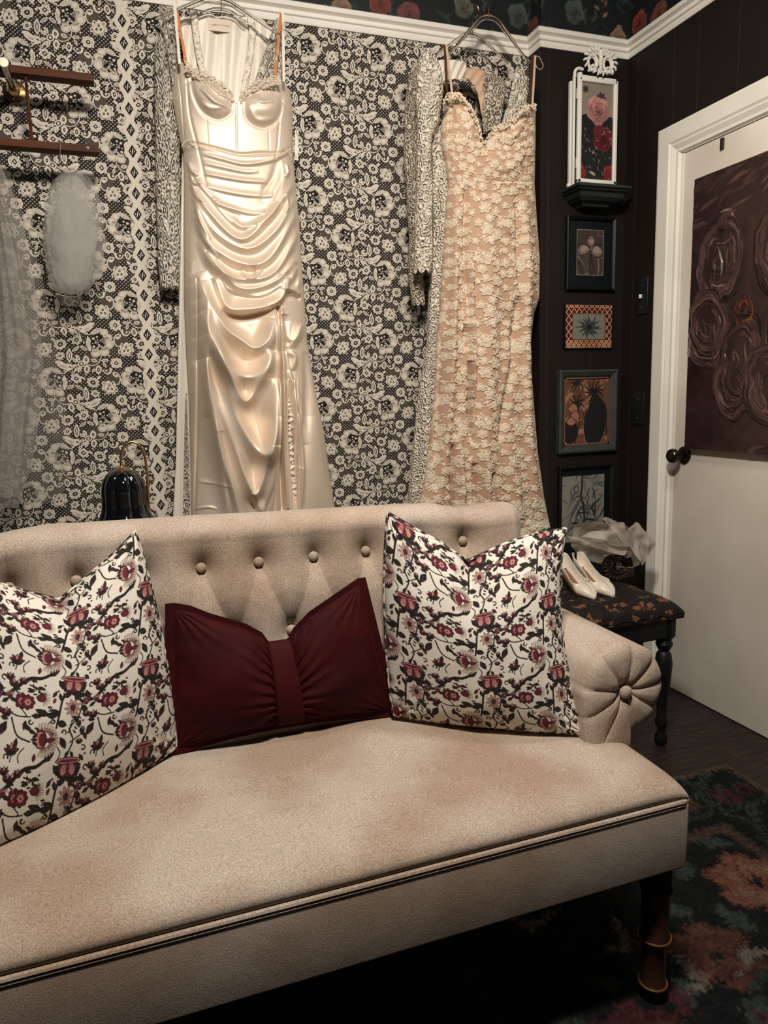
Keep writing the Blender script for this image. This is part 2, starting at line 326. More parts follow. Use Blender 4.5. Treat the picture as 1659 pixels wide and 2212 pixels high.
# --- lace wall with its woven motifs
A_, B2_ = (1130., 100.), (90., 1220.); det = A_[0]*B2_[1]-A_[1]*B2_[0]; LW, LH = .256, .250
def cell(p): s = (p[0]*B2_[1]-p[1]*B2_[0])/det; t = (A_[0]*p[1]-A_[1]*p[0])/det; return s, t
def lace_shapes():
    S = []; C, G, D, T, HN = 0, 1, 2, 3, 4      # cream, grey, dark, cream on top, fine net
    a = S.append
    # fine net grounds
    a((HN, ell(310, 20, 130, 75, 35))); a((HN, ell(-120, 250, 130, 95, 20))); a((HN, ell(330, -60, 70, 110, 10)))
    # big flower
    for (x, y, rx, ry, an) in ((80,-165,62,50,40),(130,-80,70,58,20),(150,40,66,75,0),(85,150,68,66,0),(-35,160,66,66,0)):
        a((C, ell(x, y, rx, ry, an, 16))); a((G, ell(x, y, rx*.80, ry*.80, an, 16))); a((T, ell(x, y, rx*.70, ry*.70, an, 14)))
    a((5, ell(118,-70,32,20,20))); a((5, ell(95,95,46,26,-15))); a((5, ell(-40,120,26,22,0)))
    a((D, [(-95,-120),(-10,-150),(60,-110),(95,-30),(100,60),(55,75),(20,50),(-30,95),(-85,90),(-110,0)]))
    a((6, ribbon([(-90,95),(-40,112),(0,70),(30,62),(60,88),(110,70)], 11))); a((6, ribbon([(-88,75),(-42,90),(0,50),(30,42),(60,66),(100,50)], 7)))
    for (x, y, r) in ((-70,-80,20),(-20,-100,16),(10,30,14),(-62,52,20),(-40,-10,12),(30,-40,12),(-10,-50,10),(-78,0,10),(0,-10,8),(60,-60,10)): a((6, ell(x, y, r, r, 0, 8)))
    for k in range(5): a((6, ribbon([(20+k*16,-30+k*14),(60+k*8,-50+k*22),(92,-20+k*18)], 5)))
    for k in range(4): a((6, ribbon([(-60+k*14,-60+k*24),(-20+k*10,-30+k*20)], 4)))
    # striped side leaf and top leaf
    a((C, lens(-130, 0, 250, 78, 82, 9)))
    for k in (-1, 0, 1): a((G, lens(-130+k*18, 5, 170, 7, 82)))
    a((C, lens(-35,-190,185,80,-25,9))); a((D, lens(-35,-190,130,50,-25,9))); a((T, lens(-35,-190,118,40,-25,9))); a((5, lens(-35,-190,80,8,-25)))
    a((C, ribbon([(-265,-245),(-215,-215),(-160,-160),(-115,-140)], 16, 12)))
    # wings
    for dy, dx in ((0, 0), (14, -20)):
        a((C, ribbon([(-590,232+dy),(-530,250+dy),(-460,300+dy),(-370,300+dy)], 18, 14, wm=40)))
    a((C, lens(-470,335,240,66,28,9))); a((5, lens(-480,330,110,12,30))); a((C, ribbon([(-350,365),(-420,400),(-480,395)], 14)))
    # spiral, crescent, curl
    a((C, ribbon([(265,-40),(300,-70),(300,-105),(255,-110),(225,-70),(222,0),(250,60),(290,85)], 26, 12))); a((C, ell(262,-62,24,24)))
    a((C, ribbon([(330,-150),(350,-105),(395,-85),(430,-110),(440,-150)], 30, 14))); a((C, ell(395,-135,17,17))); a((C, ell(330,-165,20,20)))
    # three-lobed cluster
    a((C, rosette(390,140,118,7,.28,15))); a((G, rosette(390,152,90,7,.2,15))); a((T, rosette(390,148,80,7,.2,15)))
    for (x, y) in ((388,105),(362,158),(416,158)): a((7, lens(x,y,46,34,90,5))); a((8, lens(x,y,16,12,90,5)))
    a((C, lens(335,65,90,46,65))); a((7, lens(335,65,40,18,65))); a((C, lens(300,165,90,44,110))); a((7, lens(300,165,40,16,110)))
    a((C, ell(455,75,36,36))); a((5, ell(455,75,18,18)))
    # small flowers
    for (x, y, r, k, hole) in ((250,345,88,6,22),(235,-270,86,6,22),(-300,-80,82,6,26),(-525,150,66,6,16)):
        a((C, rosette(x, y, r, k, .34, 15))); a((7, rosette(x, y, hole+8, 4, .2))); a((8, ell(x, y, hole*.6, hole*.6, 0, 8)))
        for q in range(k): a((7, ell(x+r*.62*math.cos(q*PI*2/k+.26), y+r*.62*math.sin(q*PI*2/k+.26), 6, 6, 0, 5)))
    # sun flower
    a((C, rosette(-520,-30,88,9,.2))); a((G, rosette(-520,-30,62,9,.1))); a((T, ell(-520,-30,54,54,0,16))); a((7, ell(-520,-30,38,38,0,14))); a((8, lens(-520,-30,50,10,0))); a((8, lens(-520,-30,50,10,90)))
    a((C, lens(-400,-90,80,28,-50))); a((C, lens(-610,-110,100,34,50)))
    # moustache leaves, diamond leaf
    for s in (-1, 1): a((C, lens(-258+s*55, 62, 130, 52, s*38+0))); a((5, lens(-258+s*58, 64, 92, 26, s*38)))
    a((C, lens(-400,160,235,82,88,9))); a((7, lens(-400,160,150,44,88,7))); a((8, lens(-400,160,110,22,88,7)))
    # orchid
    for (x, y, an) in ((-170,248,80),(-160,398,88)): a((C, lens(x, y, 150, 88, an, 9))); a((7, lens(x, y, 66, 34, an))); a((8, lens(x, y, 24, 12, an)))
    for (x, y, an) in ((-320,240,35),(-285,205,60),(-335,330,-10),(-300,385,-40),(-260,400,-65)): a((C, lens(x, y, 110, 48, an))); a((5, lens(x, y, 60, 12, an)))
    a((C, ell(-235,305,52,52,0,12))); a((7, ell(-235,305,34,34,0,8))); a((8, ell(-235,305,20,20,0,8)))
    # branch
    a((C, ribbon([(-140,330),(-90,350),(-20,330),(30,260),(38,190)], 12))); a((C, ribbon([(30,265),(80,330),(100,400)], 8)))
    for (x, y, l, w, an) in ((-60,270,105,58,25),(92,285,110,52,5),(88,358,100,40,65),(-70,430,70,36,110)): a((C, lens(x, y, l, w, an))); a((5, lens(x, y, l*.66, w*.42, an)))
    a((C, lens(0,425,150,90,88,9))); a((7, lens(0,425,84,42,88))); a((8, lens(0,425,44,16,88)))
    a((C, ell(-350,435,24,24))); a((7, ell(-350,435,10,10,0,6)))
    for (x, y) in ((205,-10),(205,60),(150,215),(-200,-30),(470,250),(500,-20),(-440,-150)): a((C, ell(x,y,13,13,0,6)))
    return S
SH = lace_shapes(); LAY = {4:.1, 0:.25, 1:.4, 2:.4, 3:.55, 5:.7, 6:.7, 7:.7, 8:.85}; MI = {4:4, 0:1, 1:2, 2:3, 3:1, 5:2, 6:1, 7:3, 8:1}
mb = MB(); mb.add([(XL,WY,0),(JX+.001,WY,0),(JX+.001,WY,TZ0+.03),(XL,WY,TZ0+.03)], [(0,1,2,3)], 0)
def lace_put(shapes, ox, oz, mir=1, xmin=XL, xmax=JX):
    for k, (ly, pts) in enumerate(shapes):
        w = []
        for p in pts:
            s, t = cell(p); w.append((ox+mir*s*LW, oz-t*LH))
        xs = [q[0] for q in w]; zs = [q[1] for q in w]
        if min(xs) < xmin or max(xs) > xmax or max(zs) > TZ0+.02 or min(zs) < .45: continue
        y = WY-LAY[ly]*.001-k*.0000004
        if mir < 0: w = w[::-1]
        mb.add([(q[0], y, q[1]) for q in w], [tuple(range(len(w)))], MI[ly])
sA = (.941, 2.401); dB = cell((-600, 560))
for i in range(-9, 4):
    for j in range(-1, 9):
        for mir in (1, -1):
            ox = sA[0]+i*LW+(dB[0]*LW if mir < 0 else 0); oz = sA[1]-j*LH-(dB[1]*LH if mir < 0 else 0)
            cx = ox
            lace_put(SH, ox, oz, mir)
# diamond stripe
st = .076; zz = np.arange(.45, TZ0, .004); hw = .019+.0065*np.cos(2*PI*(zz-2.41)/.0655)
ys = WY-.00105
for k in range(len(zz)-1): mb.add([(st-hw[k],ys,zz[k]),(st+hw[k],ys,zz[k]),(st+hw[k+1],ys,zz[k+1]),(st-hw[k+1],ys,zz[k+1])], [(0,1,2,3)], 1)
z = 2.41-.0655*29
while z < TZ0-.02:
    def pl(q, d, mi): mb.add([(st+a, ys-d*.0001, z+b) for a, b in q], [tuple(range(len(q)))], mi)
    pl([(0,-.021),(.0135,0),(0,.021),(-.0135,0)], 1, 3)
    pl([(-.0035,-.009),(-.001,-.010),(.0035,.009),(.001,.010)], 2, 1)
    for s in (-1, 1):
        pl([(s*.006-.0012,-.003),(s*.006+.0012,-.003),(s*.006+.0012,.003),(s*.006-.0012,.003)], 2, 1)
    z += .0655
w = mb.build('wall_back', [M['net'], M['lace'], M['lacegrey'], M['lacedark'], M['hatch']], smooth=False, fix=False); tag(w, kind='structure')
# --- jut wall (brown panelled projection) and right wall with the door opening
DY1, DY0, DZ = 2.237, 1.37, 2.035        # door opening along the right wall
mb = MB(); mb.box((JX, BY, 0), (RX+.1, WY+.1, TZ0+.02), 0)
for gx in (1.60, 1.805): mb.box((gx-.0012, BY-.0006, 0), (gx+.0012, BY, TZ0), 1)
w = mb.build('wall_projection', [M['brown'], M['groove']], smooth=False); tag(w, kind='structure')
mb = MB(); mb.box((RX, DY1+.01, 0), (RX+.1, WY+.1, TZ0+.02)); mb.box((RX, -.6, 0), (RX+.1, DY0-.01, TZ0+.02)); mb.box((RX, DY0-.01, DZ+.01), (RX+.1, DY1+.01, TZ0+.02))
for gy in (2.50, 2.30, 2.18, 2.0, 1.87, 1.66, 1.46): mb.box((RX-.0006, gy-.0012, 2.1 if gy < 2.4 else 0), (RX, gy+.0012, TZ0), 1)
w = mb.build('wall_right', [M['brown'], M['groove']], smooth=False); tag(w, kind='structure')
# --- dark floral paper above the rail
def rose(c, cx, cy, r, col, seed):
    """painterly rose: overlapping cupped petals, each darker towards its root with a paler rim"""
    rg = random.Random(seed); R_ = r*1.15; x0, x1, y0, y1 = [int(v/c.res) for v in (cx-R_, cx+R_, cy-R_, cy+R_)]
    X, Y = np.meshgrid(np.arange(x0, x1), np.arange(y0, y1)); dx, dy = X*c.res-cx, Y*c.res-cy
    nx_, ny_ = (vnoise(dx/r+9, dy/r+9, 2.4, seed+3, 3)-.5)*r*.22, (vnoise(dx/r+5, dy/r+5, 2.4, seed+4, 3)-.5)*r*.22; dx, dy = dx+nx_, dy+ny_
    tex = .75+.5*vnoise(dx/r+5, dy/r+5, 9, seed, 3); jj, ii = Y % c.Hh, X % c.W; cur = c.c[jj, ii]
    for lay, (pr, off, k) in enumerate(((.62,.40,5),(.52,.33,5),(.42,.25,4),(.33,.17,4),(.24,.10,3),(.16,.05,3))):
        o = rg.random()*6
        for q in range(k):
            th = o+q*2*PI/k+rg.uniform(-.25,.25); ux_, uy_ = math.cos(th), math.sin(th); px, py = dx-ux_*off*r, dy-uy_*off*r; p = pr*r*rg.uniform(.85,1.1)
            rad = np.hypot(px, py)/p; out = (px*ux_+py*uy_)/p; al = np.clip((1-rad)/.07, 0, 1)[..., None]
            sh = (.16+.62*np.clip(out*.55+.5, 0, 1)**1.5+.40*np.exp(-((rad-.93)/.06)**2)*np.clip(out+.2, 0, 1))*(1-.05*lay)*tex*(1.12+.3*(-uy_))*rg.uniform(.85,1.1)
            cur = cur*(1-al)+np.array(col)*sh[..., None]*al
    c.c[jj, ii] = cur
fc = Canvas(.9, .6, .002, (.006,.011,.012)); rg = random.Random(5)
for k in range(150):
    x, y = rg.random()*.9, rg.random()*.6; a = rg.random()*6; l = .03+.05*rg.random(); g = rg.choice([(.02,.035,.035),(.03,.04,.035),(.05,.05,.045),(.015,.02,.018)])
    fc.line([(x,y),(x+l*.5*math.cos(a),y+l*.5*math.sin(a)),(x+l*math.cos(a+.5),y+l*math.sin(a+.5))], .001, g, .001, wm=.012); fc.line([(x,y),(x+l*.5*math.cos(a),y+l*.5*math.sin(a)),(x+l*math.cos(a+.5),y+l*math.sin(a+.5))], .0012, [v*2 for v in g], .0005)
cols = [(.24,.07,.06),(.30,.17,.11),(.09,.11,.10),(.32,.06,.04),(.34,.20,.13),(.16,.15,.12)]
for k in range(26):
    rose(fc, rg.random()*.9, rg.random()*.6, .02+.028*rg.random(), cols[k % 6], k)
for k in range(40):
    x, y = rg.random()*.9, rg.random()*.6; fc.poly(lens(x, y, .03, .012, rg.random()*180), rg.choice([(.3,.1,.06),(.2,.16,.12),(.08,.1,.09),(.35,.18,.1)]))
fc.blur(1, 'c'); fc.c = fc.c*.62
def paper_wall(name, p0, p1, z0, z1, off):
    n = int(math.dist(p0, p1)/.003)+1; k = int((z1-z0)/.003)+1; t = np.linspace(0, 1, n); zz = np.linspace(z0, z1, k); T, Z = np.meshgrid(t, zz)
    P = np.stack([p0[0]+(p1[0]-p0[0])*T, p0[1]+(p1[1]-p0[1])*T, Z], -1); c, _ = fc.sample(off+T*math.dist(p0, p1), 3-Z)
    return tag(grid_obj(name, P, M['paper'], color=c, smooth=False), kind='structure')
paper_wall('wall_back_upper', (XL, WY), (JX, WY), TZ0, ZT, .0)
paper_wall('wall_projection_side_upper', (JX, WY), (JX, BY), TZ0, ZT, .3)
paper_wall('wall_projection_upper', (JX, BY), (RX, BY), TZ0, ZT, .62)
paper_wall('wall_right_upper', (RX, BY), (RX, -.6), TZ0, ZT, .15)
# --- picture rail: one moulding, four mitred runs
def molding(name, path, prof, m, closed=False):
    """path of 2-D corners in plan, prof (out, z); 'out' is to the left of the path direction"""
    P = []; n = len(path)
    for i, p in enumerate(path):
        p = np.array(p, float); d0 = _n(p-np.array(path[i-1])) if i > 0 else None; d1 = _n(np.array(path[i+1])-p) if i < n-1 else None
        d0 = d1 if d0 is None else d0; d1 = d0 if d1 is None else d1
        n0 = np.array([-d0[1], d0[0]]); n1 = np.array([-d1[1], d1[0]]); b = n0+n1; b = b/np.dot(b, n0)
        P.append([(p[0]+b[0]*o, p[1]+b[1]*o, z) for o, z in prof])
    mb = MB(); k = len(prof); mb.v = [q for r in P for q in r]; mb.f = [(i*k+j, i*k+(j+1) % k, (i+1)*k+(j+1) % k, (i+1)*k+j) for i in range(n-1) for j in range(k)]; mb.m = [0]*len(mb.f)
    mb.f += [tuple(range(k)), tuple((n-1)*k+j for j in range(k))]; mb.m += [0, 0]
    return mb.build(name, m, smooth=False)
prof = [(0,TZ0-.002),(.007,TZ0-.002),(.009,TZ0+.004),(.010,TZ0+.018),(.016,TZ0+.021),(.017,TZ0+.026),(.011,TZ0+.029),(.013,TZ0+.036),(.026,TZ0+.043),(.028,TZ0+.056),(.024,TZ0+.060),(0,TZ0+.060)]
o = molding('trim_1', [(RX,-.6),(RX,BY),(JX,BY),(JX,WY),(XL,WY)], prof, M['white']); tag(o, kind='structure')
# --- floor
mb = MB(); mb.box((-1.6, -1.2, -.05), (RX+.12, WY, 0))
nb = 0; y = -1.2
while y < WY-.01:
    mb.box((-1.6, y+.119, 0), (RX, y+.121, .0006), 1); y += .12
o = mb.build('floor', [M['floorwood'], M['lacedark']], smooth=False); tag(o, kind='structure')
# --- door with casing, painting hook
mb = MB(); mb.box((RX+.004, DY0+.003, .003), (RX+.045, DY1-.003, DZ-.004), 0, .002)
door = mb.build('door_1', [M['door']], smooth=True); tag(door, kind='structure')
kn = MB(); kc = (RX-.0, 2.178, .943)
kn.lathe([(.033,0),(.033,-.006),(.028,-.010),(.012,-.012),(.011,-.034)], (kc[0]+.004, kc[1], kc[2]), 28, 'x'); kn.lathe([(.004,-.030),(.016,-.033),(.0255,-.042),(.028,-.052),(.025,-.062),(.015,-.069),(.002,-.071)], kc, 28, 'x')
k = kn.build('door_knob', M['metal'], door); 
def casing(name, mb): o = mb.build(name, M['white'], smooth=False); tag(o, kind='structure'); return o
cas = MB()
cw = [(0,0),(0,.018),(.008,.020),(.060,.020),(.068,.014),(.074,.018),(.082,.014),(.090,.010),(.100,.010),(.105,0)]
# profile across the casing: distance from outer edge, projection into the room; swept up, over and down with mitres
pr = [(a, RX-b) for a, b in cw]; path = [(DY1+.115, 0), (DY1+.115, DZ+.105), (DY0-.115, DZ+.105), (DY0-.115, 0)]
P = []
for i, (yy, z_) in enumerate(path):
    sy = -1 if i < 2 else 1; sz = -1 if i in (1, 2) else 0
    P.append([(x, yy+sy*a, z_+sz*a) for a, x in pr])
k = len(pr); cas.v = [q for r in P for q in r]; cas.f = [(i*k+j, i*k+j+1, (i+1)*k+j+1, (i+1)*k+j) for i in range(3) for j in range(k-1)]; cas.m = [0]*len(cas.f)
cas.box((RX, DY1-.002, 0), (RX+.1, DY1+.012, DZ+.01)); cas.box((RX, DY0-.012, 0), (RX+.1, DY0+.002, DZ+.01)); cas.box((RX, DY0-.012, DZ-.002), (RX+.1, DY1+.012, DZ+.012))
casing('trim_2', cas)
hk = MB(); hk.box((RX-.005, 2.048, 1.988), (RX+.004, 2.060, 2.024), 0, .001); pass
tag(hk.build('door_hook', M['black']), 'small black hook screwed to the white door near its top edge', 'hook')
# ============================================================ sofa
FY, SX = .955, .904                     # front plane and right end of the seat
SWID = 1.475
sofa = empty('sofa', (SX-SWID/2, FY+.3, 0), 'beige velvet button-tufted sofa with rolled arm and dark turned legs, standing on the rug', 'sofa')
ux = lambda u: SX-u
# seat upholstery (domed)
nu, nd = 260, 120
U = np.concatenate([np.linspace(0,.12,50)[:-1], np.linspace(.12,SWID-.12,nu-100), np.linspace(SWID-.12,SWID,50)[1:]]); Dd = np.concatenate([np.linspace(0,.1,50)[:-1], np.linspace(.1,.56,nd-50)])
# edge profile of the cushion: it bulges out a little over the welt before it rounds over to the top
ep = np.array([(.013,.0),(.010,.10),(.004,.22),(.0005,.38),(.002,.55),(.010,.72),(.024,.86),(.045,.94),(.075,.985),(.12,1.0)])
pe = np.linspace(0, 1, 44); ed, eg = np.interp(pe, np.linspace(0, 1, 10), ep[:, 0]), np.interp(pe, np.linspace(0, 1, 10), ep[:, 1])
for _ in range(3):
    for a in (ed, eg): a[1:-1] = (a[:-2]+2*a[1:-1]+a[2:])/4
U = np.concatenate([ed, np.linspace(.12, SWID-.12, 150)[1:-1], SWID-ed[::-1]]); GU = np.concatenate([eg, np.ones(148), eg[::-1]])
Dd = np.concatenate([ed, np.linspace(.12, .56, 60)[1:]]); GD = np.concatenate([eg, np.ones(59)])
UU, DD = np.meshgrid(U, Dd); gu, gd = np.meshgrid(GU, GD)
ZZ = .449+.052*gu*gd+.012*np.sin(PI*np.clip(DD/.56,0,1))*np.sin(PI*np.clip(UU/SWID,0,1))*gu*gd+(vnoise(UU,DD,5,3,2)-.5)*.006*gd*gu
P = np.stack([ux(UU), FY+DD, ZZ], -1)
grid_obj('seat_cushion', P[:, ::-1], M['velvet'], sofa)
mb = MB(); mb.box((SX-SWID, FY, .321), (SX, FY+.60, .452), 0, .005); mb.build('seat_rail', M['velvet'], sofa, sharp=60)
mb = MB(); r0 = .0052
def welt(z, off, r):
    c = .012; return [(SX+off-0, FY+.55, z), (SX+off, FY+.25, z), (SX+off, FY+c, z), (SX+off-.004, FY+.003-off, z), (SX-c, FY-off, z)]+[(SX-q, FY-off, z) for q in np.linspace(.1, SWID-.1, 20)]+[(SX-SWID+c, FY-off, z), (SX-SWID+.004-off, FY+.003-off, z), (SX-SWID-off, FY+c, z), (SX-SWID-off, FY+.55, z)]
mb.tube(welt(.4545, -.0025, r0), r0, 8); mb.tube(welt(.4484, -.0012, .0030), .0030, 6)
mb.build('piping', M['velvet'], sofa)
# legs
def leg_bm(x, y):
    mb = MB(); mb.lathe([(.016,.0),(.019,.006),(.0215,.030),(.0245,.034),(.026,.038),(.0245,.042),(.022,.046),(.0235,.125),(.0285,.133),(.030,.140),(.0285,.147),(.025,.153),(.027,.235),(.031,.243),(.031,.250),(.028,.256),(.030,.322)], (x, y, .0085), 24)
    return mb
for x, y in ((SX-.024, FY+.052), (SX-SWID+.06, FY+.052), (SX-.05, FY+.56), (SX-SWID+.05, FY+.56)): 
    lg_ = leg_bm(x, y).build('leg', M['legwood'], sofa)
    for zr_, rr_ in ((.0465, .0262), (.1485, .0302)):
        mb = MB(); mb.tube([(x+rr_*math.cos(t), y+rr_*math.sin(t), zr_) for t in np.linspace(0, 2*PI, 33)], .0022, 8); mb.build('ring', M['frame'], lg_)
# back
cpx = [(1103,1085),(1085,1084),(1060,1085),(1035,1089),(1010,1093),(988,1095),(965,1092),(932,1087),(880,1088),(820,1091),(780,1097-4),(670,1100),(570,1106),(431,1113),(320,1120),(230,1126),(168,1130),(100,1133),(42,1143),(0,1152)]
cu, cz = [], []
for q in cpx:
    p = aty(q[0], q[1], FY+.555); cu.append(SX-p[0]); cz.append(p[2])
BU0, BU1 = .045, SWID-.045
cu = [BU0]+cu+[1.24, 1.33, BU1]; cz = [cz[0]-.004]+cz+[.955,.955,.948]
BZ1, BZ2 = .866, .716; BS = .1168
rows = [(BZ1, [.2105+BS*k for k in range(-0, 10)]), (BZ2, [.2105-.058+BS*k for k in range(0, 11)]), (.572, [.2105+BS*k for k in range(0, 10)])]
BT = [(u, z) for z, us in rows for u in us]
Ub = np.concatenate([BU0+.03*(1-np.cos(np.linspace(0,PI/2,14)))[:-1], np.linspace(BU0+.03, BU1-.03, 420), BU1-.03*(1-np.cos(np.linspace(PI/2,0,14)))[1:]])
# profile: front face upward, over the crest, down the back
vf = np.linspace(0, 1, 170)
prof_y = []; 
CZ = np.interp(Ub, cu, cz)
Pm = np.zeros((170+58+30, len(Ub), 3))
for i, u in enumerate(Ub):
    e0 = min(u-BU0, BU1-u); er = math.sqrt(max(0, 1-((.03-min(e0, .03))/.03)**2)); cz_ = CZ[i]
    zf = .46+(cz_-.045-.46)*vf; yf = FY+.475+.040*((zf-.46)/.45)**1.3
    # roll over the top: half ellipse
    th = np.linspace(0, PI, 60); cy = yf[-1]+.058; yr = cy-.058*np.cos(th); zr = cz_-.045+.045*np.sin(th)**.8
    zb = np.linspace(cz_-.045, .34, 30); yb = np.full(30, cy+.058)
    Y = np.concatenate([yf, yr[1:], yb[1:]]); Z = np.concatenate([zf, zr[1:], zb[1:]]); yc = FY+.56
    Y = yc+(Y-yc)*(.25+.75*er) ; Z = Z-(1-er)*.012*(Z > .8)
    Pm[:, i, 0] = SX-u; Pm[:, i, 1] = Y; Pm[:, i, 2] = Z
uu = SX-Pm[..., 0]; zz = Pm[..., 2]; front = np.zeros(uu.shape); front[:200] = 1; front[185:230] *= np.linspace(1, 0, 45)[:, None] if False else 1
front = np.clip((FY+.62-Pm[..., 1])/.05, 0, 1)
dip = np.zeros(uu.shape)
for (u0, z0) in BT:
    d = np.hypot(uu-u0, (zz-z0)*np.where(zz > z0, .85, 1.05)); dip = np.maximum(dip, np.exp(-(d/.030)**1.25))
def seg(ax, az, bx, bz):
    dx, dz = bx-ax, bz-az; t = np.clip(((uu-ax)*dx+(zz-az)*dz)/(dx*dx+dz*dz), 0, 1); return np.hypot(uu-ax-t*dx, zz-az-t*dz), t
crs = np.zeros(uu.shape); soft = np.zeros(uu.shape)
for r in (0, 1):
    for u0 in rows[r][1]:
        for u1 in rows[r+1][1]:
            if abs(u0-u1) < .07:
                d, t = seg(u0, rows[r][0], u1, rows[r+1][0]); crs = np.maximum(crs, np.exp(-(d/.0022)**2)); soft = np.maximum(soft, np.exp(-(d/.016)**2))
for u0 in rows[0][1]:
    d, t = seg(u0, BZ1, u0, 1.0); crs = np.maximum(crs, .6*np.exp(-(d/.0018)**2)); soft = np.maximum(soft, .55*np.exp(-(d/.02)**2)*(1-t*.8))
puff = .036*(1-dip)-.006*soft-.0022*crs
endf = np.clip(np.minimum(uu-BU0, BU1-uu)/.04, 0, 1)
Pm[..., 1] -= puff*front*endf
back = grid_obj('backrest', Pm, M['velvet'], sofa)
for i, fl in ((0, 0), (len(Ub)-1, 1)):
    mb = MB(); L = [tuple(q) for q in Pm[:, i]]; mb.add(L, [tuple(range(len(L)))[::(1 if fl else -1)]])
    mb.build('back_side_panel', M['velvet'], sofa, fix=False)
for u0, z0 in BT:
    if z0 < .6: continue
    yb = FY+.475+.040*((z0-.46)/.45)**1.3
    mb = MB(); mb.lathe([(.0015,-.0105),(.006,-.0098),(.0095,-.0070),(.0108,-.003),(.0100,.001),(.006,.004)], (SX-u0, yb-.004, z0), 20, 'y')
    mb.build('button', M['velvet'], sofa)
# rolled arms
ac = (.012, .598); AR = .096
def arm_outline(n=120):
    pts = [(.100,.450),(.101,.50),(.104,.55)]
    o = []
    for t in np.linspace(math.radians(2), math.radians(255), 60):
        rr = AR*(1.012-.030*abs(math.sin(4*t+.3))**1.5); o.append((ac[0]+rr*math.cos(t)*1.0, ac[1]+rr*math.sin(t)*(1.03 if t < PI else 1)))
    pts += o; pts += [(.000,.502),(-.002,.48),(-.002,.450)]
    p = np.array(pts); d = np.concatenate([[0], np.cumsum(np.hypot(*np.diff(p, axis=0).T))]); t = np.linspace(0, d[-1], n)
    q = np.stack([np.interp(t, d, p[:, 0]), np.interp(t, d, p[:, 1])], -1)
    bt = np.stack([np.linspace(-.002,.100,26)[1:-1], np.full(24,.450)], -1)
    return np.concatenate([q, bt])
def make_arm(mir):
    X = (lambda u: SX-u) if not mir else (lambda u: SX-SWID+u)
    O = arm_outline(); n = len(O); c = np.array(ac); YA = FY+.165; YE = FY+.55
    rs = np.concatenate([[0,.03,.06,.09], np.linspace(.12,1,46)]); mb = np.zeros((len(rs)+22, n, 3))
    ang = np.arctan2(O[:,1]-c[1], O[:,0]-c[0]); Rr = np.hypot(O[:,0]-c[0], O[:,1]-c[1])
    pl = np.radians([-62, -22-4, 12, 55, 100, 140, 176, 212, 250])
    for k, r in enumerate(rs):
        q = c+(O-c)*r; y = YA-.020*(1-r**5)
        y = YA+.016*(r**9)-.004*(1-r)+0*ang+.020*np.exp(-(r*Rr/.022)**2)
        g = np.zeros(n); s = np.zeros(n)
        for a in pl:
            d = np.abs((ang-a+PI) % (2*PI)-PI)*np.maximum(r*Rr, .004); g = np.maximum(g, np.exp(-(d/.0028)**2)); s = np.maximum(s, np.exp(-(d/.012)**2))
        fade = np.clip((AR*1.25-r*Rr)/.03, 0, 1)*min(1, r*6)
        mb[k, :, 0] = X(q[:, 0]); mb[k, :, 1] = y+(.0038*g+.0036*s)*fade; mb[k, :, 2] = q[:, 1]
    for k in range(22):
        t = (k+1)/22; y = YA+.016+t*(YE-YA-.016); gr = np.zeros(n)
        for a in pl:
            d = np.abs((ang-a+PI) % (2*PI)-PI)*Rr; gr = np.maximum(gr, np.exp(-(d/.004)**2))
        q = O-(O-c)*(gr*.03*max(0, 1-t*5))[:, None]
        mb[len(rs)+k, :, 0] = X(q[:, 0]); mb[len(rs)+k, :, 1] = y; mb[len(rs)+k, :, 2] = q[:, 1]
    o = grid_obj('armrest', mb, M['velvet'], sofa, wrapx=True)
    b = MB(); b.lathe([(.002,-.0105),(.008,-.0095),(.0125,-.006),(.0138,-.001),(.012,.003)], (X(c[0]), YA+.008, c[1]), 24, 'y'); b.build('button', M['velvet'], o)
    s = MB(); s.box((X(-.0095), YA+.022, .35), (X(-.001), YE, .512), 0, .004); s.build('side_panel', M['velvet'], o)
make_arm(0); make_arm(1)
# ============================================================ printed cotton
RED, PINK, DK, DK2 = (.115,.006,.02), (.44,.215,.185), (.008,.005,.004), (.022,.013,.007)
CLO = (.66,.61,.53)
TW, THt = 780., 730.; pc = Canvas(.178, .1665, .00025, CLO); K = .178/TW
def pp(pts): return [(p[0]*K, p[1]*K) for p in pts]
def PL(pts, col, h=None): pc.poly(pp(pts), col, h)
def LN(pts, w, col=DK, w1=None, wm=None):
    if w >= 8 and col is DK: w = w*1.35
    pc.line(pp(pts), w*K, col, (w if w1 is None else w1)*K, wm=None if wm is None else wm*K)
def leafp(x, y, l, w, a, col=DK):
    l, w = l*1.12, w*1.25
    PL(lens(x, y, l, w, a), col); ca, sa = math.cos(math.radians(a)), math.sin(math.radians(a))
    PL(lens(x, y, l*.6, w*.3, a), DK2)
    for s in (-1, 1): PL(lens(x+s*(-sa)*w*.3-ca*l*.15, y+s*ca*w*.3-sa*l*.15, l*.4, w*.35, a+s*35), col)
def curl(x, y, r, a, s=1, w=14):
    LN([(x+r*math.cos(a+s*t)*(1-.12*t), y+r*math.sin(a+s*t)*(1-.12*t)) for t in np.linspace(0, 4.2, 9)], w*.6, DK, w*1.1); PL(ell(x+r*.5*math.cos(a+s*4.2), y+r*.5*math.sin(a+s*4.2), w*.75, w*.75), DK)
O0 = (0, 0)
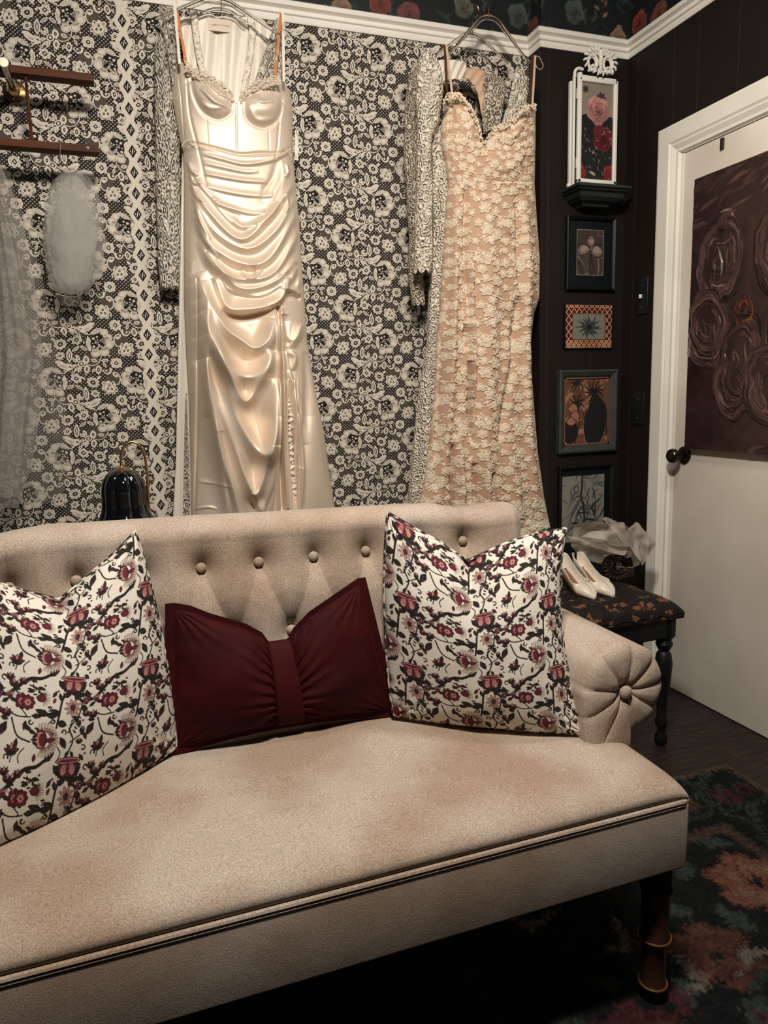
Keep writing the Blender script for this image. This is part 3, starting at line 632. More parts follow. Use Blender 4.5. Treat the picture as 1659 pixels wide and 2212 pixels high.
# vines (origin = fan flower)
LN([(-490,390),(-360,380),(-280,320),(-220,260),(-150,220),(-50,200),(70,110)], 17, wm=24)
LN([(-170,280),(-90,310),(-30,410)], 10); LN([(-310,-170),(-250,-30),(-130,20)], 11); LN([(90,-90),(110,-210),(130,-340),(170,-410),(240,-410)], 15)
LN([(280,-390),(310,-310),(282,-190),(215,-90),(250,10),(215,110)], 11); LN([(220,30),(280,-10),(340,-50)], 9); LN([(-225,-240),(-180,-190),(-200,-180)], 8)
LN([(-280,320),(-340,290),(-310,200)], 10); LN([(-300,170),(-280,90)], 8); LN([(-330,-210),(-250,-180),(-140,-180)], 9); LN([(-560,-420),(-490,-350),(-350,-350),(-250,-430)], 14)
for (x, y, a) in ((-60,-220,200),(20,-200,190),(60,-225,215)): leafp(x+20, y, 130 if x < 0 else 90, 44, a)
for (x, y, l, w, a) in ((160,30,105,44,60),(140,-130,85,50,20),(-90,-190,90,34,0),(-190,-110,80,30,100),(-260,30,80,28,100),(-370,-160,70,26,15),(-380,-80,120,50,120),(-60,-70,70,30,45),(-160,-90,75,30,30),
                        (40,140,120,40,-40),(120,250,110,40,55),(-520,340,100,40,100),(-420,330,90,36,-120),(330,-60,80,34,60),(270,-170,80,34,55),(340,-260,100,40,75),(300,-400,90,36,-10),(-250,-330,80,32,-30),(-130,240,60,24,10),(-40,350,60,22,-10),(-370,-300,70,28,-30),(170,-390,90,40,-25)): leafp(x, y, l, w, a)
for k in range(5):
    for s in (-1, 1):
        PL(lens(-150+k*26+s*16, 300+k*22-s*14, 46, 18, 45+s*45), DK); PL(lens(268-k*9+s*26, -190+k*32, 48, 18, 90-s*45), DK)
        PL(lens(-500+k*28, 300+k*14+s*18, 36, 14, 30+s*50), DK)
curl(-330,130,26,2.5,1); curl(-390,240,26,1.2,1); curl(-140,-140,24,0,1); curl(20,-260,24,2,-1); curl(330,-80,24,4,1); curl(160,-60,24,1,-1); curl(-430,80,26,4,1); curl(60,-150,20,3,-1); curl(-260,-390,22,1,1)
# fan flower
for k, th in enumerate(np.linspace(-118, 118, 19)):
    a = math.radians(th); r0, r1 = 58, 150-12*abs(math.sin(a*1.5))
    q = [(math.cos(a-.30)*r0*.7, math.sin(a-.30)*r0), (math.cos(a-.1)*r1*.72, math.sin(a-.1)*r1*.72), (math.cos(a)*r1*.8, math.sin(a)*r1)]
    LN(q, 10, DK, 17); LN(q, 7, PINK, 12); LN(q, 2.2, DK, 3); LN([q[1], ((q[1][0]+q[2][0])/2, (q[1][1]+q[2][1])/2), q[2]], 5, CLO, 5)
PL(lens(40,5,110,42,-5), DK); PL(lens(42,5,96,30,-5), RED); PL(ell(-42,0,58,76), DK); PL(ell(-44,0,46,64), PINK); PL(ell(-28,0,30,54), RED)
for k in range(6): LN([(-80,-42+k*17),(-48,-38+k*15)], 4, DK, 2)
for a in (150, 180, 210): PL(lens(-102+10*abs(a-180)/30, (a-180)*1.0, 60, 26, a), DK)
# red rosette, thistle, peony, bell daisy, lotus, star
def rosettep(x, y, r, dark=DK, mid=RED, inn=PINK):
    PL(rosette(x, y, r, 8, .18), dark); PL(rosette(x, y, r*.86, 8, .18), mid); PL(rosette(x, y, r*.45, 6, .3), inn); PL(ell(x, y, r*.14, r*.14), dark)
    for k in range(8): a = k*PI/4+.2; LN([(x+r*.4*math.cos(a), y+r*.4*math.sin(a)), (x+r*.8*math.cos(a), y+r*.8*math.sin(a))], 3, dark)
rosettep(-225,-305,72); rosettep(-175,445-15,68)
def thistle(x, y, a0, s=1):
    for t in np.linspace(-75, 75, 11):
        a = math.radians(t+a0); LN([(x, y), (x+78*s*math.cos(a), y+78*s*math.sin(a))], 9*s, DK, 4); LN([(x, y), (x+72*s*math.cos(a), y+72*s*math.sin(a))], 5*s, PINK, 2)
    a = math.radians(a0); PL(ell(x-8*math.cos(a), y-8*math.sin(a), 42*s, 36*s), DK); PL(ell(x-8*math.cos(a), y-8*math.sin(a), 34*s, 28*s), RED)
thistle(-50,-345,0); 
def peony(x, y):
    for k in range(13): a = math.radians(-5+k*15.5); PL(lens(x+92*math.cos(a), y+10+88*math.sin(a), 64, 36, math.degrees(a)), DK)
    PL(ell(x, y+12, 98, 86), DK); PL(ell(x, y+10, 88, 76), RED)
    for s in (-1, 1):
        PL(ell(x+s*36, y+30, 34, 56, -s*14), DK); PL(ell(x+s*36, y+28, 28, 50, -s*14), PINK)
        for k in range(5): LN([(x+s*(20+k*8), y-10), (x+s*(16+k*9), y+60-k*6)], 2, DK, 2)
    PL(ell(x, y-38, 122, 32), DK); PL(ell(x, y-38, 112, 23), PINK); PL(ell(x, y-38, 96, 14), RED); PL(lens(x, y+20, 110, 30, 90), RED); PL(lens(x-20,y-92,70,34,120), DK); PL(lens(x+26,y-90,60,30,60), DK)
peony(222, 215)
def belld(x, y):
    for k in range(9):
        a = k*2*PI/9+.2; PL(lens(x+48*math.cos(a), y+48*math.sin(a)*1.15, 70, 30, math.degrees(a)), DK); PL(lens(x+48*math.cos(a), y+48*math.sin(a)*1.15, 58, 20, math.degrees(a)), PINK)
    PL(ell(x, y, 24, 30), DK); PL(ell(x-4, y, 12, 16), RED)
belld(228,-275)
def lotus(x, y, s=1, c=RED):
    for a in (200, 232, 270, 308, 340): PL(lens(x+34*s*math.cos(math.radians(a)), y+34*s*math.sin(math.radians(a)), 84*s, 38*s, a), DK); PL(lens(x+34*s*math.cos(math.radians(a)), y+34*s*math.sin(math.radians(a)), 62*s, 22*s, a), c if a != 270 else PINK)
    PL(ell(x, y+4, 46*s, 24*s), DK)
lotus(-290,95); lotus(-220,265,.7); lotus(-340,245,.7); lotus(-355,-190,.8); lotus(-300,-430,.7); lotus(355,-210,.6); lotus(310,30,.55)
thistle(-330,-340,-90,.6); rosettep(345,-340,34); PL(lens(-90,140,70,36,100), DK); PL(lens(-90,140,54,24,100), RED); PL(lens(60,-330,60,30,110), DK); PL(lens(60,-330,46,18,110), RED)
for (x, y, a) in ((-120,-60,20),(60,340,-60),(320,330,10),(-440,160,50),(-60,-430,10),(110,-20+380,80),(-300,420,15),(-150,330,-20),(300,-130,100),(-420,-20,70)): leafp(x, y, 70, 26, a); PL(ell(x+30,y-30,11,11), RED)
LN([(110,60),(140,110),(120,170)], 8); LN([(-420,420),(-470,330),(-440,230)], 8); LN([(20,-130),(60,-190),(20,-260)], 8); LN([(-180,60),(-230,120),(-220,180)], 8)
pc.blur(1, 'c')
def make_pillow(name, corners, top, T, label, cat, group=None, N=420, sag=(.02,.02,.02), rot=0, uvs=(.42,.43), off=(0,0), Mt='pillow', crease=.5, plain=False, ears=.5, seed=0, bow=None, piping=True, fl=0):
    """corners TL,TR,BR,BL in space; top: dip table for the upper edge"""
    TL, TR, BR, BL = [np.array(c, float) for c in corners]
    s, t = np.meshgrid(np.linspace(-fl, 1+fl, N), np.linspace(-fl, 1+fl, N))
    nrm = _n(np.cross(TR-TL, BL-TL)); nrm = nrm if nrm[1] < 0 else -nrm
    up = _n((TL+TR-BL-BR)/2); rt = _n((TR+BR-TL-BL)/2)
    sc, tc_ = np.clip(s, 0, 1), np.clip(t, 0, 1)
    B = lambda a: a[..., None]
    P = B((1-s)*(1-t))*TL+B(s*(1-t))*TR+B(s*t)*BR+B((1-s)*t)*BL
    bow_t = 1-np.abs(2*tc_-1)**2.2; bow_s = 1-np.abs(2*sc-1)**2.2
    P += B(sag[0]*bow_t*(1-sc)**3)*rt-B(sag[1]*bow_t*sc**3)*rt+B(sag[2]*bow_s*tc_**3)*up
    dip = np.interp(s, [q[0] for q in top], [q[1] for q in top])
    P -= B(dip*(1-tc_)**(1.5 if not bow else .9))*up
    q = np.clip(np.sin(PI*sc), 0, 1)**ears*np.clip(np.sin(PI*tc_), 0, 1)**ears
    h = T*q
    mid = top[np.argmax([a[1] for a in top])][0]
    if crease: h = h-crease*T*np.exp(-((s-mid)/.035)**2)*np.exp(-(tc_/.14)**1.3)*.6-.25*crease*T*np.exp(-((s-mid)/.12)**2)*np.exp(-(tc_/.3)**2)
    wn = vnoise(s, t, 5, seed, 3)-.5; h = h+.010*q*(vnoise(s*1.5+t*.7, t, 2.3, seed+7, 2)-.5)*2; edge = np.exp(-np.minimum(np.minimum(sc, 1-sc), np.minimum(tc_, 1-tc_))/.12)
    h = h+wn*.016*edge*q**.3
    # gathers that run out of the corners
    for (cs, ct) in ((0,0),(1,0),(0,1),(1,1)):
        a = np.arctan2(np.abs(t-ct), np.abs(s-cs)+1e-6); d = np.hypot(s-cs, t-ct); h = h+.0016*np.sin(a*17+seed)*np.exp(-(d/.2)**2)*np.clip(d*14, 0, 1)*(q > 0)
    if bow:
        b0 = bow; d = np.abs(s-b0); h = h*(1-.62*np.exp(-(d/.10)**2)); yy = (t-.5)
        h = h+.0034*np.sin((yy/(d+.22))*19+5*vnoise(s,t,4,9,3))*np.exp(-(d/.16)**2)*(q > .02)
    h = np.maximum(h, .0012 if fl else .0)
    F = P+B(h)*nrm; Bk = P-B(h*.45)*nrm
    col = None
    if not plain:
        a = math.radians(rot); X = (s-.5)*uvs[0]; Y = (t-.5)*uvs[1]; X = X*1.06; Y = Y*1.06; U = X*math.cos(a)-Y*math.sin(a)+off[0]; V = X*math.sin(a)+Y*math.cos(a)+off[1]
        col, _ = pc.sample(U, V)
    root = empty(name, tuple((BL+BR)/2), label, cat, group)
    both = np.concatenate([F, Bk[::-1]], 0); cc = None if col is None else np.concatenate([col, col[::-1]], 0)
    # join at the bottom edge, close sides by construction (thickness is nil on the border)
    grid_obj('cover', both, M[Mt], root, color=cc)
    if piping:
        idx = [(0, i) for i in range(0, N, 4)]+[(i, N-1) for i in range(0, N, 4)]+[(N-1, N-1-i) for i in range(0, N, 4)]+[(N-1-i, 0) for i in range(0, N, 4)]
        C = np.array([P[j, i] for j, i in idx]); n = len(C); tt = np.roll(C, -1, 0)-np.roll(C, 1, 0); tt /= np.linalg.norm(tt, axis=1)[:, None]+1e-9
        a1 = np.tile(nrm, (n, 1)); a2 = np.cross(tt, a1); r = .0038
        G = np.stack([C+r*(math.cos(w)*a1+math.sin(w)*a2) for w in np.linspace(0, 2*PI, 9)], 0); G = np.concatenate([G, G[:, :1]], 1)
        L = np.linspace(0, 1.7, n+1); LU, LV = np.meshgrid(L, np.linspace(0, .02, 9)); c2, _ = pc.sample(LU+.03, LV+.06)
        grid_obj('piping', G, M[Mt], root, color=c2)
    return root, P, nrm, up, rt, h
k_ = .00085
y = lambda px, py, Y: aty(px, py, Y)
make_pillow('throw_pillow', [y(838,1108,1.395), y(1222,1142,1.27), atz(1264,1584,.515), atz(850,1545,.522)],
            [(0,0),(.075,.015),(.175,.034),(.285,.052),(.36,.070),(.44,.086),(.52,.070),(.64,.046),(.775,.024),(.91,.008),(1,0)], .085,
            'white cushion printed with red flowers and dark vines, leaning beside the rolled sofa arm', 'cushion', 'floral cushions', sag=(-.012,.028,-.006), rot=3, off=(.047,.12), uvs=(.43,.45), seed=2)
make_pillow('throw_pillow', [y(-190,1225,1.33), y(292,1150,1.40), atz(382,1612,.525), atz(-110,1862,.52)],
            [(0,0),(.15,.02),(.3,.045),(.45,.075),(.58,.098),(.68,.078),(.8,.05),(.9,.028),(1,0)], .095,
            'white cushion printed with red flowers and dark vines, left of the burgundy bow cushion', 'cushion', 'floral cushions', sag=(.02,-.012,-.02), rot=-14, off=(.03,.06), uvs=(.47,.46), seed=5)
root, P, nrm, up, rt, h = make_pillow('bow_pillow', [y(376,1316,1.405), y(776,1262,1.405), atz(842,1538,.52), atz(382,1618,.52)],
            [(0,0),(.08,.010),(.17,.030),(.35,.062),(.43,.085),(.46,.108),(.56,.108),(.6,.086),(.7,.056),(.85,.028),(1,0)], .058,
            'burgundy velvet bow-shaped cushion between the two floral cushions', 'cushion', sag=(0,.0,.018), Mt='burgundy', crease=0, plain=True, seed=4, bow=.51, piping=False, fl=.045, N=300)
# centre band of the bow
N = 300; js = np.linspace(int(N*.045), int(N*.955), 60).astype(int); i0, i1 = int(N*.455), int(N*.565)
F = P+h[..., None]*nrm; rows_ = []; mx_ = np.array([max(h[j, i0:i1].max(), .004) for j in js])
for _ in range(12): mx_[1:-1] = (mx_[:-2]+mx_[1:-1]+mx_[2:])/3
mx_ = dict(zip(js, mx_))
for j in js:
    m_ = mx_[j]+.006; a, b = P[j, i0], P[j, i1]
    rows_.append([a+nrm*(m_-.012), a+nrm*(m_-.002)]+[a+(b-a)*q+nrm*m_ for q in np.linspace(.06,.94,8)]+[b+nrm*(m_-.002), b+nrm*(m_-.012)])
top_ = np.array(rows_[0]); bot_ = np.array(rows_[-1])
pre = [top_-nrm*(h[js[0], i0]+.02)*q+up*.006*math.sin(q*PI/1.2) for q in (1.2,.8,.4)]; post = [bot_-nrm*.02*q-up*.003 for q in (.5,1,1.5)]
grid_obj('center_band', np.array(pre+rows_+post), M['burgundy'], root, solid=.002)
# ============================================================ hanging garments
def cr(pts, n=10): return catmull(pts, n)
def field(PX, PY, folds):
    """relief (m) of cloth folds; each fold is (points, amplitude, width above/left, width below/right, end taper)"""
    Hh = np.zeros(PX.shape)
    for f in folds:
        pts, A, wa, wb = f[:4]; tp = f[4] if len(f) > 4 else .5
        c = cr(pts, 10); seg_ = np.hypot(*np.diff(c, axis=0).T); L = np.concatenate([[0], np.cumsum(seg_)]); L /= L[-1]
        W = 2.6*max(wa, wb); m = (PX > c[:, 0].min()-W) & (PX < c[:, 0].max()+W) & (PY > c[:, 1].min()-W) & (PY < c[:, 1].max()+W)
        x = PX[m]; y = PY[m]; best = np.full(x.shape, 1e9); sg = np.zeros(x.shape); uu = np.zeros(x.shape)
        for i in range(len(c)-1):
            dx, dy = c[i+1]-c[i]; l2 = dx*dx+dy*dy+1e-9; t = np.clip(((x-c[i, 0])*dx+(y-c[i, 1])*dy)/l2, 0, 1)
            ex = x-c[i, 0]-t*dx; ey = y-c[i, 1]-t*dy; d = np.hypot(ex, ey); k = d < best; best[k] = d[k]
            sg[k] = np.sign(dx*ey-dy*ex)[k]; uu[k] = (L[i]+t*(L[i+1]-L[i]))[k]
        w = np.where(sg < 0, wa, wb*.85); a = np.clip(np.sin(PI*np.clip(uu, 0, 1)), 0, 1)**tp
        Hh[m] += A*a*np.exp(-(best/w)**2)
    return Hh
def garment(name, left, right, top, bot, Y, depth, mats, parent, nx, ny, hfun=None, color=None, topcut=None, backing=True, edge=.55):
    """left/right: outline tables (py, px); cloth front shaped over a full body with real depth"""
    py = np.linspace(top, bot, ny); xl = np.interp(py, *zip(*left)); xr = np.interp(py, *zip(*right))
    t = np.linspace(-1, 1, nx); PX = ((xl+xr)/2)[:, None]+((xr-xl)/2)[:, None]*t[None]; PY = np.repeat(py[:, None], nx, 1)
    T = np.repeat(t[None], ny, 0); body = depth*(1-(1-np.abs(T)**2.6)**edge)
    P = aty_grid(PX, PY, Y+body)
    hh = hfun(PX, PY) if hfun else 0
    P[..., 1] -= hh*np.clip((1-np.abs(T))*12, 0, 1)
    mask = topcut(PX, PY) if topcut else None
    col = color(P, PX, PY) if color else None
    o = grid_obj(name, P, mats, parent, color=col, mask=mask)
    return o, P
def flat_strip(a, b, w, th=.0012, nrm=(0,-1,0), tw=0):
    """a thin ribbon from a to b"""
    a, b = np.array(a), np.array(b); d = _n(b-a); s = _n(np.cross(d, np.array(nrm, float))); n = _n(np.cross(s, d)); mb = MB()
    v = []
    for p in (a, b):
        for q, r in ((-1,-1),(1,-1),(1,1),(-1,1)): v.append(p+s*q*w/2+n*r*th/2)
    mb.add(v, [(0,1,5,4),(1,2,6,5),(2,3,7,6),(3,0,4,7),(3,2,1,0),(4,5,6,7)]); return mb
# ---------- satin dress
SY = 2.475
sl = [(130,376),(172,371),(215,372),(240,377),(305,389),(330,396),(360,397),(560,398),(640,398),(740,402),(850,408),(1000,412),(1114,414),(1200,410),(1420,400)]
sr = [(130,600),(172,611),(190,622),(215,631),(318,632),(371,636),(477,646),(557,651),(643,657),(740,664),(837,680),(934,700),(1017,711),(1100,724),(1420,776)]
topx = [360,371,374,384,398,404,432,452,470,490,503,511,520,528,535,548,562,590,607,614,622,636]
topy = [182,174,150,134,134,141,160,168,178,192,208,222,212,200,192,184,178,171,170,178,190,225]
folds = [
 # bust cups
 ([(420,172),(436,205),(466,232),(494,222)], .016, 30, 26, .6), ([(540,210),(548,232),(575,240),(602,214)], .014, 24, 24, .6),
 ([(412,165),(418,205),(438,242),(470,258),(496,246),(503,222)], -.006, 5, 6, .4), ([(527,212),(530,250),(548,270),(575,275),(602,254),(610,205)], -.006, 6, 5, .4),
 ([(430,196),(460,228),(490,236)], .006, 7, 3), ([(446,180),(470,206),(498,216)], .006, 8, 4), ([(432,226),(452,240),(480,240)], .004, 5, 3), ([(545,205),(560,226),(590,224)], .005, 7, 4), ([(534,230),(552,262),(590,262)], .0045, 7, 4),
 # seams
 ([(510,224),(511,270),(512,333)], -.0025, 2.2, 2.2, .2), ([(384,150),(392,220),(400,320)], -.002, 2, 2, .2), ([(403,170),(410,250),(430,330),(445,400)], -.0035, 3, 3, .3), ([(604,250),(600,310),(594,345)], -.0025, 2.5, 2.5, .3), ([(446,250),(450,320)], -.0012, 2, 2), ([(580,275),(582,330)], -.0012, 2, 2),
 ([(392,318),(412,309),(432,312),(480,324),(520,333),(560,330),(600,330),(632,318)], -.004, 3, 2.5, .1), ([(392,324),(432,318),(520,340),(600,336),(632,324)], .003, 3, 6, .2),
 # mid drapes
 ([(436,332),(480,345),(530,356),(590,346),(622,330)], .007, 8, 4), ([(438,352),(480,362),(530,372),(560,370)], .005, 8, 4), ([(440,376),(490,386),(530,392),(580,395)], .006, 8, 2.5, .3), ([(446,405),(490,416),(540,424),(590,425)], .006, 10, 2.5, .3),
 ([(462,440),(500,452),(540,462),(575,462)], .005, 8, 3), ([(404,342),(425,390),(470,440),(520,462)], .006, 9, 5), ([(600,340),(590,380),(572,410),(566,440)], -.005, 6, 8), ([(610,345),(612,390),(590,440)], .004, 8, 5),
 ([(404,350),(412,372),(430,380)], .008, 5, 4), ([(408,372),(418,398),(436,396)], .008, 5, 4), ([(410,396),(424,430),(440,440)], .007, 5, 4), ([(618,352),(622,372),(616,384)], .007, 4, 4), ([(618,420),(620,448),(612,462)], .007, 4, 4),
 ([(412,394),(450,460),(518,520),(580,470),(634,396)], .013, 15, 5), ([(414,420),(460,500),(530,540),(590,505),(636,430)], .012, 14, 5), ([(416,446),(455,530),(520,572),(580,560),(642,455)], .014, 15, 6), ([(422,470),(440,520),(470,560)], .010, 7, 5), ([(418,430),(430,480),(452,520)], .009, 6, 4),
 ([(430,520),(462,580),(520,606),(590,590),(646,500)], .013, 14, 5), ([(446,545),(497,612),(542,626),(597,606),(640,560)], .014, 13, 5), ([(520,588),(540,604),(566,582)], .008, 6, 5), ([(556,596),(545,575),(530,585)], .006, 5, 5), ([(480,610),(500,630),(560,640),(610,615)], .010, 10, 4),
 ([(500,470),(520,492),(560,484)], .006, 8, 5), ([(455,430),(500,480),(540,500)], .006, 10, 6), ([(600,440),(580,470),(550,486)], .006, 8, 6),
 ([(462,600),(486,664),(525,672),(575,664),(606,645),(622,600)], .020, 22, 3.5, .35), ([(478,672),(525,684),(590,668)], -.012, 4, 9, .5), ([(640,575),(630,600),(612,630)], .010, 6, 12),
 # hip notch at the right seam
 ([(612,628),(632,628),(648,640)], .012, 8, 3, .3), ([(618,640),(638,640),(648,648)], -.010, 3, 5, .4), ([(650,600),(640,625)], .006, 8, 6),
 # long swags
 ([(425,590),(446,650),(482,710),(516,737),(545,754),(572,735),(588,690),(594,668)], .017, 16, 7, .5), ([(424,612),(450,700),(480,780),(524,815),(562,798),(584,740),(592,690)], .016, 20, 12, .5),
 ([(424,650),(452,740),(492,820),(526,866),(560,820),(584,760)], .015, 13, 9, .5), ([(427,680),(470,800),(512,910),(556,976),(580,950),(590,860),(596,760)], .018, 20, 12, .5),
 ([(428,730),(456,840),(500,960),(542,1060),(568,1012),(586,930),(596,820)], .017, 18, 9, .5), ([(426,780),(452,900),(492,1030),(520,1114),(540,1150)], .015, 14, 13, .5), ([(430,720),(448,850),(470,960),(500,1070),(512,1160)], .009, 9, 10, .5),
 ([(424,700),(440,800),(462,900),(478,1000),(490,1130)], .008, 9, 12), ([(470,930),(488,1040),(505,1110)], -.010, 9, 8), ([(562,1114),(585,1040),(594,960)], .012, 12, 8), ([(540,1060),(552,1085),(566,1112)], .012, 10, 5), ([(580,1114),(594,1040),(598,900)], .008, 8, 6),
 ([(425,1040),(470,1046),(500,1052)], .0015, 5, 2), ([(418,1100),(450,1096),(470,1100)], .002, 3, 2),
 # slit
 ([(600,660),(603,760),(604,850),(607,960),(612,1110)], -.024, 4, 5, .12), ([(594,664),(596,760),(598,900),(600,1110)], .012, 6, 3, .3), ([(612,680),(616,760),(624,830),(632,960),(642,1110)], -.018, 9, 8, .3), ([(608,760),(610,860),(614,980),(622,1100)], .009, 3, 4, .3),
 ([(606,664),(612,720),(622,790),(636,870),(650,960),(652,1040),(648,1110)], .017, 5, 15, .3), ([(660,760),(662,860),(655,940),(648,1010)], -.007, 12, 8), ([(652,700),(640,730),(622,752)], .008, 9, 5), ([(620,756),(636,772),(632,800)], .007, 6, 6), ([(612,700),(628,735),(650,700)], .006, 12, 5), ([(622,800),(650,880),(658,960)], .006, 8, 6),
 ([(672,900),(680,1000),(690,1110)], .006, 20, 20), ([(425,600),(425,900),(420,1110)], -.006, 3, 3, .2), ([(412,560),(412,800),(414,1000)], .004, 8, 8, .3), ([(446,640),(440,760),(444,900)], .010, 8, 8),
]
def _deep(f):
    p = np.array(f[0]); A, wa, wb = f[1:4]; w = np.ptp(p[:, 0])
    if A >= .012 and w > 60 and 380 < p[:, 1].min() < 700 and p[:, 1].max() < 690: return (f[0], A*1.25, wa, wb*1.9, *f[4:])
    if A >= .014 and w > 60 and p[:, 1].min() > 560 and p[:, 1].max() > 700: return (f[0], A*1.75, wa*1.15, max(wb*2.1, 20), *f[4:])
    return f
folds = [_deep(f) for f in folds]+[(f[0], f[1]*.22, f[2]*.5, f[3]*.7, *f[4:]) for f in folds if _deep(f) is not f]
def shf(PX, PY):
    h = field(PX, PY, folds); cup = .011*np.exp(-(((PX-468)/38)**2+((PY-218)/42)**2))+.010*np.exp(-(((PX-568)/40)**2+((PY-232)/40)**2))
    fan = np.clip((PY-500)/500, 0, 1)
    return h*(1.28+.55*np.clip((PY-640)/120, 0, 1))+cup+.002*np.sin(PX*.9)*np.exp(-((PX-631-(PY-900)*.08)/14)**2)*(PY > 820)*2
satin = empty('satin_dress', tuple(aty(510, 1130, 2.53)), 'champagne satin slip dress with draped folds, hanging left of the peach lace dress', 'dress', 'wedding dresses on the wall')
tc1 = lambda PX, PY: PY > np.interp(PX, topx, topy)
o, _ = garment('skirt', sl, sr, 330, 1400, SY, .075, M['satin'], satin, 300, 860, shf)
o, _ = garment('bodice', sl, sr, 128, 331.5, SY, .075, M['satin'], satin, 300, 220, shf, topcut=tc1)
# back of the dress, seen inside the neckline
def back_panel(name, left, right, top, bot, Y, mats, parent, cut=None, n=120, wave=.004):
    py = np.linspace(top, bot, n); xl = np.interp(py, *zip(*left)); xr = np.interp(py, *zip(*right)); t = np.linspace(0, 1, n)
    PX = xl[:, None]+(xr-xl)[:, None]*t; PY = np.repeat(py[:, None], n, 1); P = aty_grid(PX, PY, np.full(PX.shape, Y)); P[..., 1] += wave*3*(vnoise(PX, PY*.3, .02, 5, 2)-.5)*2+wave*np.sin(PX*.11)+wave*.6*np.sin(PX*.23+PY*.02)
    return grid_obj(name, P, mats, parent, mask=cut(PX, PY) if cut else None, solid=.0015)
back_panel('back_skirt', [(q, x+3) for q, x in sl], [(q, x-3) for q, x in sr], 330, 1400, SY+.082, M['satin'], satin)
# lace on the cups: little overlapping eyelash scraps along the neckline
mb = MB(); rg = random.Random(3)
for (a, b) in (((400,140),(506,216)), ((520,210),(606,173))):
    for k in range(260):
        u = rg.random(); x = a[0]+(b[0]-a[0])*u; yy = np.interp(x, topx, topy)+rg.uniform(-7, 15)*(1 if x < 511 else .9)
        p = aty(x, yy, SY-.006-rg.random()*.005); l = .006+rg.random()*.008; an = rg.uniform(-.9, .9)+(.6 if x < 511 else -.4); d = np.array([math.cos(an), -.2, -math.sin(an)])*l; s = np.array([math.sin(an), 0, math.cos(an)])*l*.30
        mb.add([p-d/2, p+s*.6+np.array([0,-.002,0]), p+d/2, p-s*.6+np.array([0,-.002,0])], [(0,1,2,3)])
mb.build('lace_trim', mat('fine_ivory_lace', (.66,.56,.44), .8), satin, smooth=False, fix=False)
for (x0, y0, x1, y1, w, mt, dy) in ((374,-30,388,138,.0088,'ribbonwhite',-.005),(376,-10,402,136,.0088,'orange',.003),(611,26,613,176,.0085,'ribbonwhite',-.005),(607,30,593,173,.0085,'orange',.003)):
    flat_strip(aty(x0, y0, SY+dy), aty(x1, y1, SY-.004+dy), w).build('strap', M[mt], satin, smooth=False)['label'] = 'printed white strap ribbon' if mt == 'ribbonwhite' else 'tan strap ribbon with white print'
for (pts) in ([(392,318),(398,308),(408,302),(414,310),(420,314)], [(606,326),(612,318),(620,322),(628,334),(632,334)]):
    mb = MB(); mb.tube(cr([aty(a, b, SY-.01+abs(a-510)*.00025) for a, b in pts], 6), .0012, 6); mb.build('hanging_loop', M['ribbonwhite'], satin)
mb = MB(); rr = random.Random(2)
pts = [(617,835),(622,870),(628,900),(626,940),(630,980),(631,1020),(636,1060),(640,1108)]
c = cr([aty(a, b, SY+.022) for a, b in pts], 22); c = [q+np.array([.004*math.sin(i*1.35), .003*math.cos(i*1.1), 0]) for i, q in enumerate(c)]
mb.tube(c, [.0045+.0025*math.sin(i*.8) for i in range(len(c))], 6); mb.build('ruffled_facing', M['satinwhite'], satin)
flat_strip(aty(641,282,SY+.04), aty(640,346,SY+.04), .012, .001).build('hang_tag', M['ribbonwhite'], satin, smooth=False)
# ---------- ivory lace gown hanging behind the satin dress
lg = empty('lace_gown', tuple(aty(470, 1130, 2.60)), 'ivory lace long-sleeved gown with satin lining, mostly hidden behind the champagne dress', 'dress', 'wedding dresses on the wall')
def cutlg(PX, PY): return (PY > np.interp(PX, [380,420,440,460,550,570,590,600], [40,35,40,38,42,46,80,110]))
o = back_panel('lining', [(30,388),(130,396),(230,420)], [(30,570),(60,588),(100,596),(160,585),(230,560)], 28, 250, 2.56, M['satinwhite'], lg, cut=lambda PX, PY: (PY > np.interp(PX, [388,420,450,500,545,575,600], [38,33,30,36,34,48,84])), wave=.004)
mb = flat_strip(aty(480, 30, 2.56), aty(480, 230, 2.55), .0012, .002); mb.build('centre_seam', M['lacecream'], lg)
# label with handwriting
p0, p1, p2, p3 = [aty(a, b, 2.548) for a, b in ((448,38),(502,44),(502,71),(450,65))]
mb = MB(); o_ = np.array([0,.0015,0]); mb.add([p0,p1,p2,p3,p0+o_,p1+o_,p2+o_,p3+o_], [(3,2,1,0),(4,5,6,7),(0,1,5,4),(1,2,6,5),(2,3,7,6),(3,0,4,7)]); lb = mb.build('neck_label', M['label'], lg, smooth=False)
fc_ = bpy.data.curves.new('label_text', 'FONT'); fc_.body = 'anglers of moon'; fc_.size = .0105; fc_.align_x = 'CENTER'; fc_.align_y = 'CENTER'; fc_.shear = .5; fc_.space_character = .92; fc_.offset = -.00012
to = bpy.data.objects.new('tmp', fc_); COL.objects.link(to); dg = bpy.context.evaluated_depsgraph_get(); me = bpy.data.meshes.new_from_object(to.evaluated_get(dg)); bpy.data.objects.remove(to)
cc = (p0+p1+p2+p3)/4+np.array([0,-.0008,0]); ex = _n(p1-p0); ez = np.array([0,0,1.])
for v in me.vertices: q = cc+ex*v.co.x*.92+ez*v.co.y*.8; v.co = q
me.materials.clear(); link('label_writing', me, M['ink'], lb, smooth=False)
